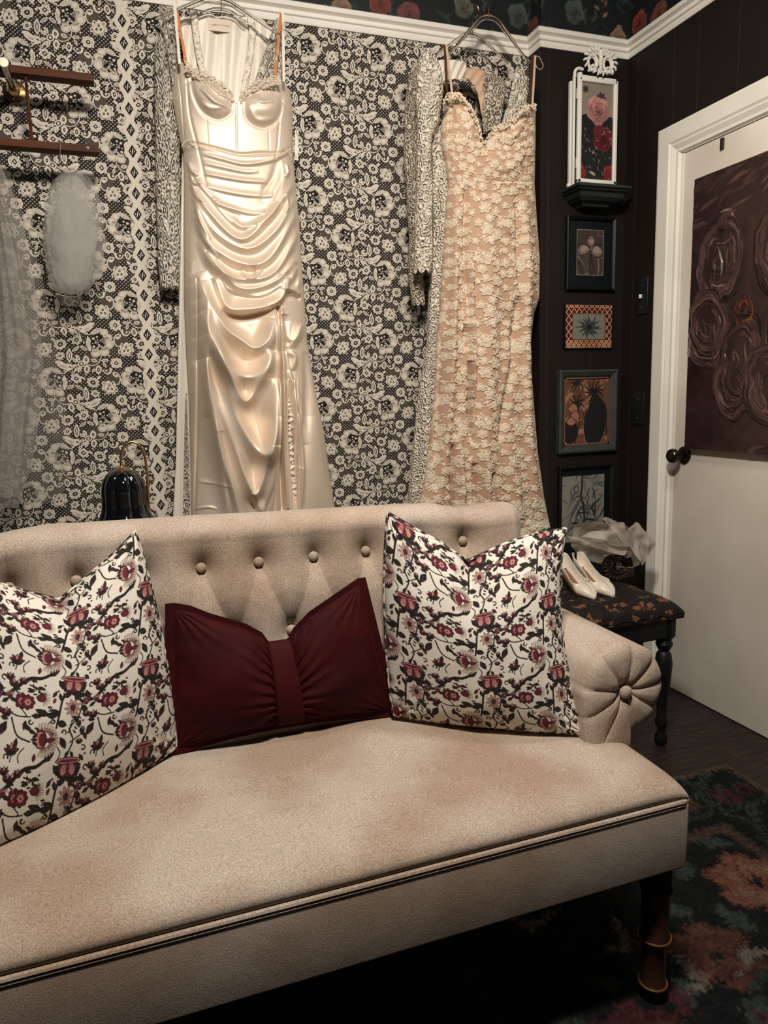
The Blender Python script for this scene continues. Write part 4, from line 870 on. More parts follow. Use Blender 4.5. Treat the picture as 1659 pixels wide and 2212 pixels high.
# shoulder lace, sleeve, skirt edge
def lace_panel(name, quad, Y, m, parent, n=60, bulge=.012, wave=.003, ysh=0):
    a, b, c, d = [np.array(q, float) for q in quad]; s, t = np.meshgrid(np.linspace(0,1,n), np.linspace(0,1,n)); s_, t_ = s[...,None], t[...,None]
    Q = (1-s_)*(1-t_)*a+s_*(1-t_)*b+s_*t_*c+(1-s_)*t_*d; P = aty_grid(Q[...,0], Q[...,1], np.full(s.shape, Y)); P[...,1] += -bulge*np.sin(PI*s)+wave*np.sin(s*21+t*5)
    return grid_obj(name, P, m, parent)
lace_panel('shoulder_lace', ((342,14),(372,20),(384,120),(374,190)), 2.53, M['sleevelace'], lg); lace_panel('shoulder_lace', ((596,38),(612,52),(610,178),(546,186)), 2.54, M['sleevelace'], lg)
def sleeve(name, cl, cr_, y0, y1, Y, dep, m, parent, scall=0, n=64, ny=240, cut=None):
    py = np.linspace(y0, y1, ny); xl = np.interp(py, *zip(*cl)); xr = np.interp(py, *zip(*cr_)); th = np.linspace(0, 2*PI, n, endpoint=False)
    PX = ((xl+xr)/2)[:, None]+((xr-xl)/2)[:, None]*np.cos(th)[None]; PY = np.repeat(py[:, None], n, 1)+0
    if scall: PY[-30:] += (np.linspace(0,1,30)[:, None]**2)*scall*np.abs(np.sin(th*4))[None]
    P = aty_grid(PX, PY, np.full(PX.shape, Y)); P[...,1] += -dep*np.sin(th)[None]+.0025*vnoise(PX, PY, .12, 4, 2)+.004*np.sin(PY*.05+3*np.cos(th)[None])
    return grid_obj(name, P, m, parent, wrapx=True)
sleeve('sleeve', [(84,341),(110,333),(200,334),(400,337),(560,341),(622,347)], [(84,350),(110,372),(180,376),(300,388),(560,390),(622,386)], 84, 620, 2.575, .030, M['sleevelace'], lg, scall=5)
garment('skirt', [(330,393),(600,388),(650,387),(800,384),(1000,380),(1114,374),(1400,362)], [(330,560),(600,560),(1114,640),(1400,660)], 330, 1400, 2.565, .012, M['satinwhite'], lg, 80, 200, lambda X, Y: .006*np.sin(X*.12)+.006*np.sin(X*.05+Y*.004))
lace_panel('beaded_lace_edge', ((401,850),(404,850),(413,1130),(395,1130)), 2.548, M['sleevelace'], lg, n=50, bulge=.004)
# ---------- clear hangers with metal hooks
clear = mat('clear_acrylic', (.92,.90,.86), .04, trans=1, ior=1.45)
def hanger(loc_px, wpx, Y, label, slope=.16, drop=70, hookh=60, hm='gold', tilt=0, bar=True, group='clear hangers'):
    cx_, cy_ = loc_px; base = aty(cx_, cy_, Y); root = empty('clothes_hanger', tuple(base), label, 'hanger', group)
    w = wpx/2; pts = [(-w, drop), (-w*.82, drop*.80), (-w*.45, drop*.34), (-w*.2, drop*.06), (0, 0), (w*.2, drop*.06), (w*.45, drop*.34), (w*.82, drop*.80), (w, drop)]
    q = [aty(cx_+x, cy_+y_+x*slope, Y+abs(x)*tilt) for x, y_ in pts]
    mb = MB(); mb.tube(cr(q, 8), .0048, 10); mb.tube(cr([p+np.array([0,.0,-.012]) for p in q[2:7]], 6), .0028, 8); mb.build('hanger_body', clear, root)
    hk_ = [(0, 3), (0,-hookh*.35), (4,-hookh*.55), (14,-hookh*.75), (10,-hookh), (-6,-hookh*1.05), (-14,-hookh*.85)]
    mb = MB(); mb.tube(cr([aty(cx_+x, cy_+y_, Y) for x, y_ in hk_], 8), .0014, 8); mb.build('hook', M[hm], root)
    return root
hanger((470,-4), 270, SY+.004, 'clear plastic hanger carrying the champagne satin dress', .13, 62)
hanger((478,20), 222, 2.556, 'clear plastic hanger inside the ivory lace gown, behind the satin dress', .12, 62)
hanger((1056,36), 176, 2.50, 'clear hanger with copper rim carrying the peach lace dress, top right of the group', .10, 92)
hanger((1020,72), 156, 2.545, 'clear hanger inside the cream lace jacket, behind the copper-rimmed one', .13, 56)
hr = [o for o in bpy.data.objects if o.name == 'clothes_hanger.002'][0]; mb = MB(); mb.tube(cr([aty(1056+x, 31+y_+x*.10, 2.495) for x, y_ in ((-84,84),(-70,74),(-40,32),(-18,7),(0,0),(18,7),(40,32),(70,74),(84,88))], 8), .0022, 8); mb.build('copper_rim', M['gold'], hr)
# ---------- peach lace dress
IV, IV2, PEA, PEB = (.80,.69,.54), (.52,.40,.28), (.50,.325,.215), (.50,.29,.165)
ap = Canvas(.165, .24, .0005, PEA); ra = random.Random(11)
def petalring(x, y, r, k, a0, dx=1):
    for q in range(k):
        a = a0+q*2*PI/k; cx_, cy_ = x+r*.55*math.cos(a), y+r*.55*math.sin(a); 
        ap.poly(ell(cx_, cy_, r*.50, r*.36, math.degrees(a)), IV, .0030); ap.poly(ell(cx_, cy_, r*.36, r*.23, math.degrees(a)), IV2, .0016)
        for s in (-.12, .12): ap.line([(x+r*.25*math.cos(a+s), y+r*.25*math.sin(a+s)), (x+r*.8*math.cos(a+s), y+r*.8*math.sin(a+s))], r*.05, IV, r*.05, .0026)
    ap.poly(ell(x, y, r*.30, r*.30), IV, .0040); ap.poly(ell(x, y, r*.18, r*.18), IV2, .002); ap.poly(ell(x, y, r*.08, r*.08), IV, .004)
def sprig(x, y, a, n, l):
    for k in range(n):
        px_, py_ = x+l*k*math.cos(a), y+l*k*math.sin(a)
        for s in (-1, 1): ap.poly(lens(px_+s*.0035*math.sin(a), py_-s*.0035*math.cos(a), .008, .0045, math.degrees(a)+s*40), IV, .0026); ap.poly(lens(px_+s*.0035*math.sin(a), py_-s*.0035*math.cos(a), .004, .002, math.degrees(a)+s*40), IV2, .001)
    ap.poly(ell(x+l*n*math.cos(a), y+l*n*math.sin(a), .0035, .0035), IV, .003)
for (x, y, r) in ((.095,.048,.014),(.012,.035,.011),(.085,.080,.013),(.150,.030,.012),(.045,.160,.012),(.100,.175,.013),(.150,.190,.012),(.050,.225,.011),(.028,.095,.011),(.160,.140,.009),(.130,.235,.010),(.055,.015,.012),(.035,.035,.019),(.066,.050,.015),(.022,.066,.013),(.118,.030,.013),(.135,.055,.018),(.110,.078,.014),(.060,.100,.017),(.030,.128,.017),(.062,.140,.013),(.140,.120,.015),(.118,.145,.018),(.148,.160,.012),(.080,.175,.012),(.040,.190,.018),(.015,.170,.012),(.070,.205,.016),(.125,.200,.015),(.150,.222,.013),(.100,.225,.012),(.010,.225,.010),(.095,.012,.010),(.090,.120,.010),(.160,.085,.010),(.005,.100,.010)):
    petalring(x, y, r, 5+ra.randint(0,1), ra.random()*3)
for k in range(30): sprig(ra.random()*.165, ra.random()*.24, ra.random()*6.3, ra.randint(1,3), .006)
for k in range(90): x, y_ = ra.random()*.165, ra.random()*.24; ap.poly(ell(x, y_, .0026, .0026), IV, .0028); ap.poly(ell(x, y_, .001, .001), IV2, .001)
ap.blur(1, 'c'); ap.blur(1, 'h')
PYd = 2.40
pl_ = [(195,966),(215,966),(250,958),(272,952),(310,952),(360,962),(398,968),(440,962),(560,955),(660,950),(740,942),(850,938),(960,926),(1040,915),(1090,905),(1160,900),(1200,898)]
pr_ = [(195,1150),(228,1154),(239,1157),(292,1157),(398,1155),(477,1160),(557,1166),(644,1165),(680,1153),(734,1147),(812,1149),(882,1154),(980,1162),(1078,1176),(1135,1188),(1200,1198)]
ptx = [945,960,968,980,992,1005,1016,1032,1041,1046,1052,1062,1075,1095,1112,1125,1136,1148,1156,1165]
pty = [225,214,206,203,205,216,232,262,300,312,300,282,274,266,256,240,231,226,228,240]
pf = [
 ([(982,215),(985,260),(996,300)], .008, 10, 6), ([(1000,225),(1008,262),(1024,300)], .010, 9, 5), ([(968,225),(968,290),(972,380)], -.004, 4, 3), ([(1020,250),(1030,280),(1040,312)], -.008, 6, 5),
 ([(1060,290),(1082,300),(1108,296),(1140,250)], .010, 10, 6), ([(1066,304),(1090,318),(1120,312),(1150,296)], -.006, 4, 6), ([(1050,330),(1080,370),(1110,360),(1130,330)], .010, 14, 8), ([(1036,330),(1050,370),(1068,398)], -.005, 6, 6),
 ([(965,382),(990,376),(1020,384),(1070,392),(1155,392)], -.005, 4, 3, .2), ([(1130,300),(1132,350),(1128,395)], -.004, 3, 3),
 ([(985,400),(980,520),(975,700),(965,900),(945,1100)], .014, 12, 10), ([(1008,400),(1006,520),(1010,640),(1014,700)], -.014, 7, 6, .4), ([(1018,560),(1016,660),(1020,760),(1020,860)], .016, 5, 9, .4), ([(1014,780),(1016,900),(1020,960)], -.022, 4, 5, .4), ([(1006,700),(1006,760)], -.012, 7, 5),
 ([(1050,420),(1056,560),(1056,700),(1052,860),(1050,1000),(1060,1140)], .012, 20, 20), ([(1120,640),(1108,760),(1092,880),(1078,960)], -.016, 8, 9, .4), ([(1090,700),(1098,820),(1096,900)], .010, 10, 9), ([(1130,420),(1140,560),(1136,700),(1140,900),(1160,1100)], .012, 12, 10), ([(1116,420),(1118,520),(1122,620)], -.007, 7, 6),
 ([(978,960),(976,1040),(980,1140)], -.018, 4, 5, .4), ([(990,940),(995,1040),(1000,1140)], .014, 8, 9), ([(1026,1000),(1030,1080),(1036,1140)], -.016, 5, 6, .4), ([(1062,1020),(1070,1080),(1080,1140)], -.016, 6, 6, .4), ([(1095,960),(1110,1040),(1122,1140)], .012, 12, 12), ([(1040,960),(1046,1040),(1054,1140)], .010, 9, 8), ([(955,720),(950,860),(940,1000)], -.010, 5, 6),
 ([(1080,470),(1100,500),(1120,480)], .005, 12, 8), ([(1040,500),(1040,560)], .004, 9, 9)]
def ph(PX, PY):
    h = field(PX, PY, pf)*.95+.016*np.exp(-(((PX-1100)/40)**2+((PY-330)/48)**2))+.010*np.exp(-(((PX-995)/25)**2+((PY-290)/40)**2))
    U = (PX-900)*.00135; V = PY*.00135
    bod = PY < 392; c, hh = ap.sample(np.where(bod, U*1.25+.03, U)+.004*np.sin(V*20), V*np.where(bod, 1.25, 1.0))
    return h*np.where(bod, 1.1, 2.3)+hh*1.7
def pcol(P, PX, PY):
    U = (PX-900)*.00135; V = PY*.00135; bod = PY < 392; c, hh = ap.sample(np.where(bod, U*1.25+.03, U)+.004*np.sin(V*20), V*np.where(bod, 1.25, 1.0))
    hem = np.clip((PY-1118-(PX-1060)*.0)/6, 0, 1)*(np.sin(PX*.9)*np.sin(PY*.9) > -.2); c = c*(1-hem[..., None])+np.array(IV)*hem[..., None]
    return c
peach = empty('lace_dress', tuple(aty(1060, 1150, 2.47)), 'peach dress covered in cream flower lace, hanging nearest the brown panelling', 'dress', 'wedding dresses on the wall')
M['peachlace'] = mat('flower_lace_on_peach', rough=.75, spec=.2, attr='col', sheen=.1, bump=(500, .4, .001))
tc2 = lambda PX, PY: PY > np.interp(PX, ptx, pty)-2.5+2.5*np.sin(PX*1.1)*np.sin(PX*.37)
hemc = lambda PX, PY: PY < np.interp(PX, [900,1040,1100,1125,1155,1190,1200], [1165,1160,1158,1158,1152,1138,1134])+2.2*np.abs(np.sin(PX*.35))
garment('skirt', pl_, pr_, 392, 1168, PYd, .07, M['peachlace'], peach, 430, 1050, ph, pcol, hemc)
garment('bodice', pl_, pr_, 195, 393.5, PYd, .07, M['peachlace'], peach, 420, 300, ph, pcol, tc2)
back_panel('back_skirt', [(q, x+3) for q, x in pl_], [(q, x-3) for q, x in pr_], 395, 1135, PYd+.078, M['satin'], peach)
# fuzzy eyelash lace along the neckline
mb = MB(); rg = random.Random(8)
for k in range(420):
    x = rg.uniform(958, 1158); yy = np.interp(x, ptx, pty)+rg.uniform(-5, 9); p = aty(x, yy, PYd-.006-rg.random()*.012); l = .004+rg.random()*.007; an = rg.uniform(0, 6.3)
    d = np.array([math.cos(an), rg.uniform(-.5,.3), math.sin(an)])*l; s = np.cross(d, [0,1,0])*.4
    mb.add([p-d/2, p+s, p+d/2, p-s], [(0,1,2,3)])
mb.build('lace_trim', mat('eyelash_lace', (.70,.57,.42), .8), peach, smooth=False, fix=False)
strapm = mat('bronze_ribbon_strap', (.09,.035,.018), .3, .3); strapw = mat('blush_ribbon_strap', (.52,.36,.25), .45)
for (x0, y0, x1, y1, mt, dy, lb_) in ((964,96,977,206,strapw,-.004,'pale blush strap ribbon'),(961,98,966,212,strapm,.003,'shiny brown strap ribbon'),(1156,120,1150,228,strapw,-.004,'pale blush strap ribbon'),(1149,118,1146,230,strapm,.003,'shiny brown strap ribbon')):
    flat_strip(aty(x0, y0, PYd+.03+dy), aty(x1, y1, PYd+.012+dy), .0085).build('strap', mt, peach, smooth=False)['label'] = lb_
mb = MB(); mb.tube(cr([aty(a, b, PYd+.03) for a, b in ((1156,121),(1164,123),(1170,133),(1173,143),(1168,150),(1160,146),(1157,138))], 6), .0012, 6); mb.build('hanging_loop', strapw, peach)
# ---------- cream corded lace jacket behind
jk = empty('lace_jacket', tuple(aty(930, 1100, 2.53)), 'cream corded lace long-sleeved overdress beside and behind the peach dress', 'dress', 'wedding dresses on the wall')
garment('overskirt', [(140,915),(300,925),(480,934),(560,930),(658,924),(742,921),(812,910),(868,901),(952,893),(1036,884),(1092,880),(1200,872)], [(140,950),(300,975),(480,985),(700,990),(1200,1000)], 270, 1190, 2.475, .05, M['jacketlace'], jk, 120, 420,
        lambda X, Y: .008*np.sin(X*.19+Y*.003)+.004*np.sin(X*.07+Y*.02)+.006*vnoise(X, Y, .12, 3, 2))
sleeve('sleeve', [(112,914),(125,904),(170,900),(300,902),(480,898),(585,894)], [(112,926),(125,944),(160,953),(200,958),(260,948),(300,930),(480,934),(585,931)], 112, 584, 2.445, .030, M['jacketlace'], jk, scall=8)
sleeve('sleeve', [(140,890),(170,882),(240,875),(318,873),(400,877),(500,884),(575,882),(655,890)], [(140,915),(250,914),(400,912),(560,912),(655,917)], 140, 655, 2.53, .026, M['jacketsheer'], jk, scall=7)
lace_panel('back_yoke', ((946,130),(1008,136),(1000,172),(950,176)), 2.52, M['satinwhite'], jk, wave=.003)
yk = mat('peach_lining', (.55,.36,.24), .6)
mb = MB()
def strip(pts_a, pts_b, Y, m, name, parent, bump=.004):
    a = cr(pts_a, 8); b = cr(pts_b, 8); n = min(len(a), len(b)); t = np.linspace(0,1,9)[:, None]
    Q = np.array([a[i]*(1-t)+b[i]*t for i in range(n)]); P = aty_grid(Q[...,0], Q[...,1], np.full(Q.shape[:2], Y)); P[...,1] += -bump*np.sin(PI*t[:,0])[None]+.002*np.sin(Q[...,0]*.3+Q[...,1]*.2); return grid_obj(name, P, m, parent, solid=.0012)
for pts in ([(418,26),(422,60),(430,120),(440,160),(452,190)], [(541,34),(545,70),(540,120),(532,165),(524,215)]):
    strip([(a-7, b) for a, b in pts], [(a+7, b) for a, b in pts], 2.543, M['lacecream'], 'braided_lace_edge', lg)
strip([(950,140),(985,140),(1010,146),(1040,150),(1056,166),(1066,210),(1076,262)], [(950,178),(975,168),(1000,168),(1016,176),(1030,196),(1038,236),(1046,280)], 2.53, yk, 'back_neck_facing', jk)
strip([(1052,148),(1070,160),(1094,182),(1090,220),(1080,270)], [(1044,176),(1048,200),(1044,230),(1042,260),(1044,290)], 2.505, M['jacketsheer'], 'back_yoke_lace', jk)
strip([(1115,145),(1122,142),(1134,152),(1142,190),(1138,236)], [(1108,170),(1104,195),(1098,220),(1090,245),(1082,272)], 2.47, M['jacketlace'], 'beaded_front_band', jk)
# ---------- brass peg rail with wooden bars
rk = empty('hanging_rack', tuple(aty(28, 195, WY)), 'two dark wooden bars joined by a thin rod on a brass wall peg', 'rack')
c0 = aty(31, 198, WY); mb = MB(); mb.lathe([(.033,0),(.033,-.004),(.028,-.007),(.018,-.010),(.016,-.016),(.019,-.022),(.0165,-.028),(.0125,-.034)], c0, 32, 'y')
for a in (.4, 2.5, 4.5): mb.lathe([(.0035,-.007),(.003,-.009),(.001,-.010)], (c0[0]+.024*math.cos(a), c0[1], c0[2]+.024*math.sin(a)), 10, 'y')
mb.build('wall_flange', M['brass'], rk)
mb = MB(); mb.lathe([(.0125,-.03),(.0125,-.20),(.0115,-.205)], c0, 24, 'y'); mb.build('peg', mat('brushed_brass_rod', (.45,.36,.30), .18, 1), rk)
mb = MB(); mb.lathe([(.0133,-.200),(.0135,-.207),(.012,-.2085),(.001,-.209)], c0, 24, 'y'); mb.build('peg_end_cap', M['brassend'], rk)
for (pl2, pr2) in (((-40,143),(202,167)), ((-40,308),(213,322))):
    a, b = aty(*pl2, 2.478), aty(*pr2, 2.478); mb = MB(); mb.box((a[0], 2.478, b[2]-.0105), (b[0], 2.524, b[2]+.0105), 0, .0012); mb.build('bar', M['walnut'], rk)
a, b = aty(52, 160, 2.49), aty(60, 308, 2.49); mb = MB(); mb.tube([(a[0]+.003,2.492,a[2]), (a[0]+.003,2.492,b[2])], .0045, 4); mb.build('connecting_rod', M['walnut'], rk)
p = aty(190, 319, 2.477); mb = MB()
hp = [(16*math.sin(t)**3/16, (13*math.cos(t)-5*math.cos(2*t)-2*math.cos(3*t)-math.cos(4*t))/16) for t in np.linspace(0, 2*PI, 26, endpoint=False)]
mb.add([(p[0]+x*.005, 2.4772, p[2]+z_*.005) for x, z_ in hp], [tuple(range(26))]); mb.build('heart_cutout', M['black'], rk, smooth=False)
rod = empty('display_wire', tuple(aty(127, 330, 2.47)), 'thin silver wire hook looped over the lower wooden bar, holding the short veil', 'hook')
mb = MB(); mb.tube(cr([aty(a, b, 2.472) for a, b in ((129,305),(130,318),(129,335),(128,362))], 5), .0016, 6); mb.tube([aty(129,345,2.470), aty(152,368,2.468)], .0014, 6); mb.build('wire', M['silver'], rod)
# ---------- veils
M['puff'] = sheer('puffed_tulle', (.62,.60,.56), .30, .14, 9, -.24)
def veil(name, left, right, y0, y1, Y, amp, seed, m, parent, n=90, ny=220, k=7, bend=0):
    py = np.linspace(y0, y1, ny); xl = np.interp(py, *zip(*left)); xr = np.interp(py, *zip(*right)); s = np.linspace(0, 1, n)
    PX = xl[:, None]+(xr-xl)[:, None]*s; PY = np.repeat(py[:, None], n, 1); T = ((PY-y0)/(y1-y0))
    P = aty_grid(PX, PY, np.full(PX.shape, Y)); ph = seed*1.7
    P[...,1] += amp*(np.sin(s[None]*k*2+ph+T*1.5)+.5*np.sin(s[None]*k*4.3+ph*2-T*3)+.8*(vnoise(s[None]*3+0*T, T*3, 1.5, seed, 3)-.5)*2)+bend*np.sin(PI*s)[None]*-1
    return grid_obj(name, P, m, parent)
v1 = empty('long_veil', tuple(aty(60, 1090, 2.53)), 'long pale tulle veil draping down the wall at the left edge', 'veil', 'bridal veils')
L1 = [(340,-30),(400,-60),(1100,-80)]
for i, (R_, mm, Y) in enumerate((([(340,-10),(370,8),(420,30),(520,58),(650,80),(780,92),(900,85),(1000,70),(1090,40)], M['tulle'], 2.50), ([(340,-8),(380,20),(460,50),(560,80),(700,118),(850,140),(1000,148),(1060,140),(1100,110)], M['tullethin'], 2.54), ([(340,-14),(400,4),(500,30),(640,60),(760,75),(900,60),(1060,46),(1095,30)], M['tulle'], 2.47))):
    veil('tulle_layer', L1, R_, 345, 1098-i*12, Y, .012, i+2, mm, v1, k=5+i)
mb = MB(); mb.tube(cr([aty(a, b, 2.52) for a, b in ((30,1050),(45,1052),(60,1050),(75,1049))], 10), .0009, 5); mb.build('sparkle_edge', M['silver'], v1)
mb = MB(); mb.tube([aty(-20,306,2.50), aty(-24,350,2.50)], .0015, 6); mb.build('hanging_cord', M['ribbonwhite'], v1)
v2 = empty('short_veil', tuple(aty(155, 640, 2.50)), 'short puffed tulle veil on a silver comb below the wooden bars', 'veil', 'bridal veils')
def puff(cx_, cy_, rx, ry, Y, dep, seed, m, nm='tulle_puff'):
    th, ph = np.meshgrid(np.linspace(0, 2*PI, 120, endpoint=False), np.linspace(.02, PI-.02, 90)); r = 1+.16*(vnoise(np.cos(th)*1.2+3, np.cos(ph)*2+3+np.sin(th), 1.6, seed, 3)-.5)*2+.03*np.sin(th*9+ph*2)*np.sin(ph)
    r = r+.04*(vnoise(np.cos(th)*4+9, np.cos(ph)*5+9+np.sin(th)*3, 1.5, seed+5, 3)-.5)*2; sq = np.where(ph < PI/2, np.sin(ph)**1.05, np.sin(ph)**.6)
    PX = cx_+rx*np.cos(th)*sq*r; PY = cy_-ry*np.cos(ph); P = aty_grid(PX, PY, np.full(PX.shape, Y)); P[...,1] -= dep*np.sin(th)*sq*r
    return grid_obj(nm, P, m, v2, wrapx=True)
puff(158, 500, 66, 136, 2.50, .055, 3, M['puff']); puff(155, 506, 56, 128, 2.50, .045, 9, M['puff']); puff(160, 496, 46, 118, 2.50, .035, 14, M['puff']); puff(158, 515, 34, 100, 2.50, .025, 21, M['puff'])
strp = cr([aty(a, b, 2.46) for a, b in ((120,634),(140,640),(160,641),(176,638))], 6); mb = MB(); mb.tube(strp, .0022, 8)
for q in strp[::1]: mb.tube([q, q+np.array([.001,.004,-.030])], .0007, 4)
mb.build('hair_comb', M['silver'], v2)
mb = MB(); c = cr([aty(a, b, 2.465) for a, b in ((118,648),(121,662),(126,680),(128,692))], 8); mb.tube(c, .0008, 5)
for q in c[::2]: mb.lathe([(.0002,-.0015),(.0018,0),(.0002,.0015)], q, 8)
mb.build('bead_string', M['silver'], v2)
# ---------- glass bell lamp behind the sofa
LY = 2.33; bc = aty(263, 1016, LY); lamp = empty('floor_lamp', (bc[0]+.075, LY, .0), 'gooseneck brass lamp with fluted black glass bell shade behind the sofa', 'lamp')
top_z = bc[2]; sh_ = []; bell = [(.014,.002),(.030,-.002),(.046,-.014),(.058,-.036),(.063,-.062),(.063,-.088),(.064,-.108),(.068,-.128),(.076,-.146),(.081,-.156)]
bb = np.array(bell); tt = np.linspace(0, 1, 60); arc = np.linspace(0, 1, len(bb)); R_ = np.interp(tt, arc, bb[:, 0]); Z_ = np.interp(tt, arc, bb[:, 1])
for _ in range(3): R_[1:-1] = (R_[:-2]+R_[1:-1]*2+R_[2:])/4; Z_[1:-1] = (Z_[:-2]+Z_[1:-1]*2+Z_[2:])/4
TH, TT = np.meshgrid(np.linspace(0, 2*PI, 144, endpoint=False), tt); lob = np.abs(np.cos(TH*4)); RR = R_[:, None]*(1-.19*(1-lob)**1.5*np.sin(np.clip(TT*1.3, 0, 1)*PI*.6)+.10*np.clip((TT-.8)*5, 0, 1)*(lob-.5)); ZZ_ = Z_[:, None]+0*TH-.016*np.clip((TT-.8)*5, 0, 1)*(lob-.6)
grid_obj('glass_shade', np.stack([bc[0]+RR*np.cos(TH), LY+RR*np.sin(TH), top_z+ZZ_], -1), M['glass'], lamp, wrapx=True, solid=.003)
mb = MB(); mb.lathe([(.004,.014),(.010,.012),(.022,.006),(.026,.001),(.024,-.004)], (bc[0], LY, top_z), 24); mb.build('shade_cap', M['brass'], lamp)
px_ = aty(318, 1040, LY)[0]; az = top_z+.012; ar = (px_-bc[0])/2
mb = MB(); pts = [(bc[0], LY, az)]+[(bc[0]+ar-ar*math.cos(t), LY, az+.018+.055*math.sin(t)) for t in np.linspace(0, PI, 20)]+[(px_+.002, LY, az-.03), (px_-.001, LY, az-.10), (px_-.004, LY, .5), (px_-.004, LY, .03)]
mb.tube(pts, .0042, 12); mb.build('gooseneck_pole', M['brass'], lamp)
mb = MB(); mb.lathe([(.11,0),(.112,.008),(.10,.018),(.03,.026),(.012,.034)], (px_-.004, LY, .0), 36); mb.build('base', M['brass'], lamp)
# ============================================================ brown wall: cabinet, shelf, pictures, switches
# rose panel: hinged white frame standing on the shelf
cf = 2.490; root = empty('rose_panel', tuple(aty(1290, 400, cf)), 'narrow white folding frame with a rose picture and carved crest, standing on the black shelf', 'panel')
x0, x1 = aty(1249, 300, cf)[0], aty(1334, 300, cf)[0]; z1 = aty(1290, 150, cf)[2]; z0 = aty(1290, 397, cf)[2]; fw = .0165
mb = MB()
for (a, b, c, d) in ((x0,x0+fw,z0,z1-.015),(x1-fw,x1,z0,z1-.03),(x0,x1,z0,z0+fw),(x0+.004,x1-.004,z1-.045,z1-.03)): mb.box((a, cf, c), (b, cf+.016, d), 0, .004)
mb.build('front_frame', M['white'], root)
mb = MB(); mb.box((x0-.010, cf+.017, z0-.012), (x0-.001, cf+.030, z1-.02), 0, .003); mb.box((x0-.014, cf+.033, z0), (x0-.004, cf+.05, z1-.035), 0, .003); mb.box((x0-.02, cf+.034, z0-.008), (x1, cf+.046, z0+.006), 0, .002); mb.tube(cr([(x0-.006,cf+.02,z1-.03),(x0-.004,cf+.02,z1-.008),(x0+.01,cf+.02,z1+.004),(x0+.03,cf+.02,z1+.002)], 5), .006, 8); mb.build('folded_leaf', M['white'], root)
for hz in (z0+.07, z1-.09):
    mb = MB(); mb.tube([(x0-.004, cf+.006, hz-.018), (x0-.004, cf+.006, hz+.018)], .0035, 8); mb.build('hinge', M['silver'], root)
W_, H_ = x1-x0-2*fw+.004, z1-.035-z0-fw+.004; rc = Canvas(W_, H_, .0007, (.012,.012,.012)); v = lambda f: f*H_
rc.poly([(0,0),(W_,0),(W_,v(.36)),(W_*.6,v(.30)),(0,v(.36))], (.23,.19,.15))
for (x, y_, r, c) in ((W_*.62,v(.17),.022,(.055,.03,.035)),(W_*.15,v(.1),.014,(.03,.03,.03))): rc.poly(rosette(x, y_, r, 7, .4), c)
rose(rc, W_*.52, v(.30), .055, (.46,.20,.19), 3); rose(rc, W_*.70, v(.57), .050, (.14,.015,.02), 4); rose(rc, W_*.95, v(.93), .035, (.22,.02,.02), 5); rg = random.Random(9)
for k in range(60):
    x, y_ = rg.random()*W_, v(.45+.55*rg.random()); a = rg.random()*6; rc.line([(x,y_),(x+.008*math.cos(a),y_+.008*math.sin(a)),(x+.015*math.cos(a+.6),y_+.015*math.sin(a+.6))], .0004, rg.choice([(.16,.17,.15),(.05,.06,.055),(.25,.20,.15),(.04,.05,.05)]), .0004, wm=.0022)
rc.poly(lens(W_*.4, v(.93), .03, .012, 25), (.36,.26,.18)); rc.poly(ell(W_*.4, v(.72), .005, .005), (.4,.15,.1)); rc.blur(1, 'c')
def picture(name, x0, x1, z0, z1, Y, cv, m, parent, axis='y', relief=0, res=.0015, warp=0):
    nx, nz = int(abs(x1-x0)/res)+2, int((z1-z0)/res)+2; U, V = np.meshgrid(np.linspace(0, abs(x1-x0), nx), np.linspace(0, z1-z0, nz)); U0, V0 = U, V; U, V = U+warp*(vnoise(U0, V0, 14, 5, 3)-.5)*2, V+warp*(vnoise(U0, V0, 14, 6, 3)-.5)*2; c, hh = cv.sample(np.clip(U, cv.res, cv.W*cv.res-cv.res), np.clip(V, cv.res, cv.Hh*cv.res-cv.res)); U, V = U0, V0
    if axis == 'y': P = np.stack([x0+U, Y-hh*relief, z1-V], -1)
    else: P = np.stack([Y-hh*relief, x0-U, z1-V], -1)
    return grid_obj(name, P, m, parent, color=c)
picture('rose_print', x0+fw-.002, x1-fw+.002, z0+fw-.002, z1-.033, cf+.010, rc, M['artpaper'], root, res=.001)
mb = MB(); mb.box((x0+.004, cf+.011, z0+.004), (x1-.004, cf+.015, z1-.02)); mb.build('backing', M['white'], root, smooth=False)
# carved crest: pierced scroll rings, shell fan and acanthus leaves
cr0 = aty(1291, 133, cf-.004); mb = MB()
cr0 = aty(1297, 134, cf-.004)
for s in (-1, 1):
    c_ = cr0+np.array([s*.034, 0, -.004])
    mb.tube([c_+np.array([.0205*math.cos(t), 0, .025*math.sin(t)]) for t in np.linspace(0, 2*PI, 28)], .0052, 10); mb.tube([c_+np.array([.0145*math.cos(t), .004, .018*math.sin(t)]) for t in np.linspace(0, 2*PI, 24)], .003, 8)
    mb.lathe([(.0002,-.010),(.0045,-.007),(.0055,0)], c_+np.array([s*.004,-.002,-.014]), 14, 'y'); mb.lathe([(.0002,-.009),(.004,-.006),(.0048,0)], c_+np.array([-s*.006,-.002,-.015]), 12, 'y')
    for dx, dz, l, a in ((.010,.034,.030,80),(.021,.036,.028,60),(.033,.034,.028,42),(.045,.027,.028,22),(.056,.018,.026,4),(.062,.004,.024,-22),(.060,-.012,.024,-50),(.050,-.026,.022,-70),(.010,-.034,.022,-80),(.022,-.034,.020,-30),(.036,-.034,.020,-10)):
        an = math.radians(a); d = np.array([s*math.cos(an), 0, math.sin(an)]); b_ = cr0+np.array([s*dx, 0, dz])
        mb.tube(cr([b_-d*l*.5, b_+np.array([0,-.005,0]), b_+d*l*.45+np.array([0,-.004,0]), b_+d*l*.58+np.array([0,.001,0])], 4), [.002]*4+[.0048]*4+[.0035]*4+[.001], 8)
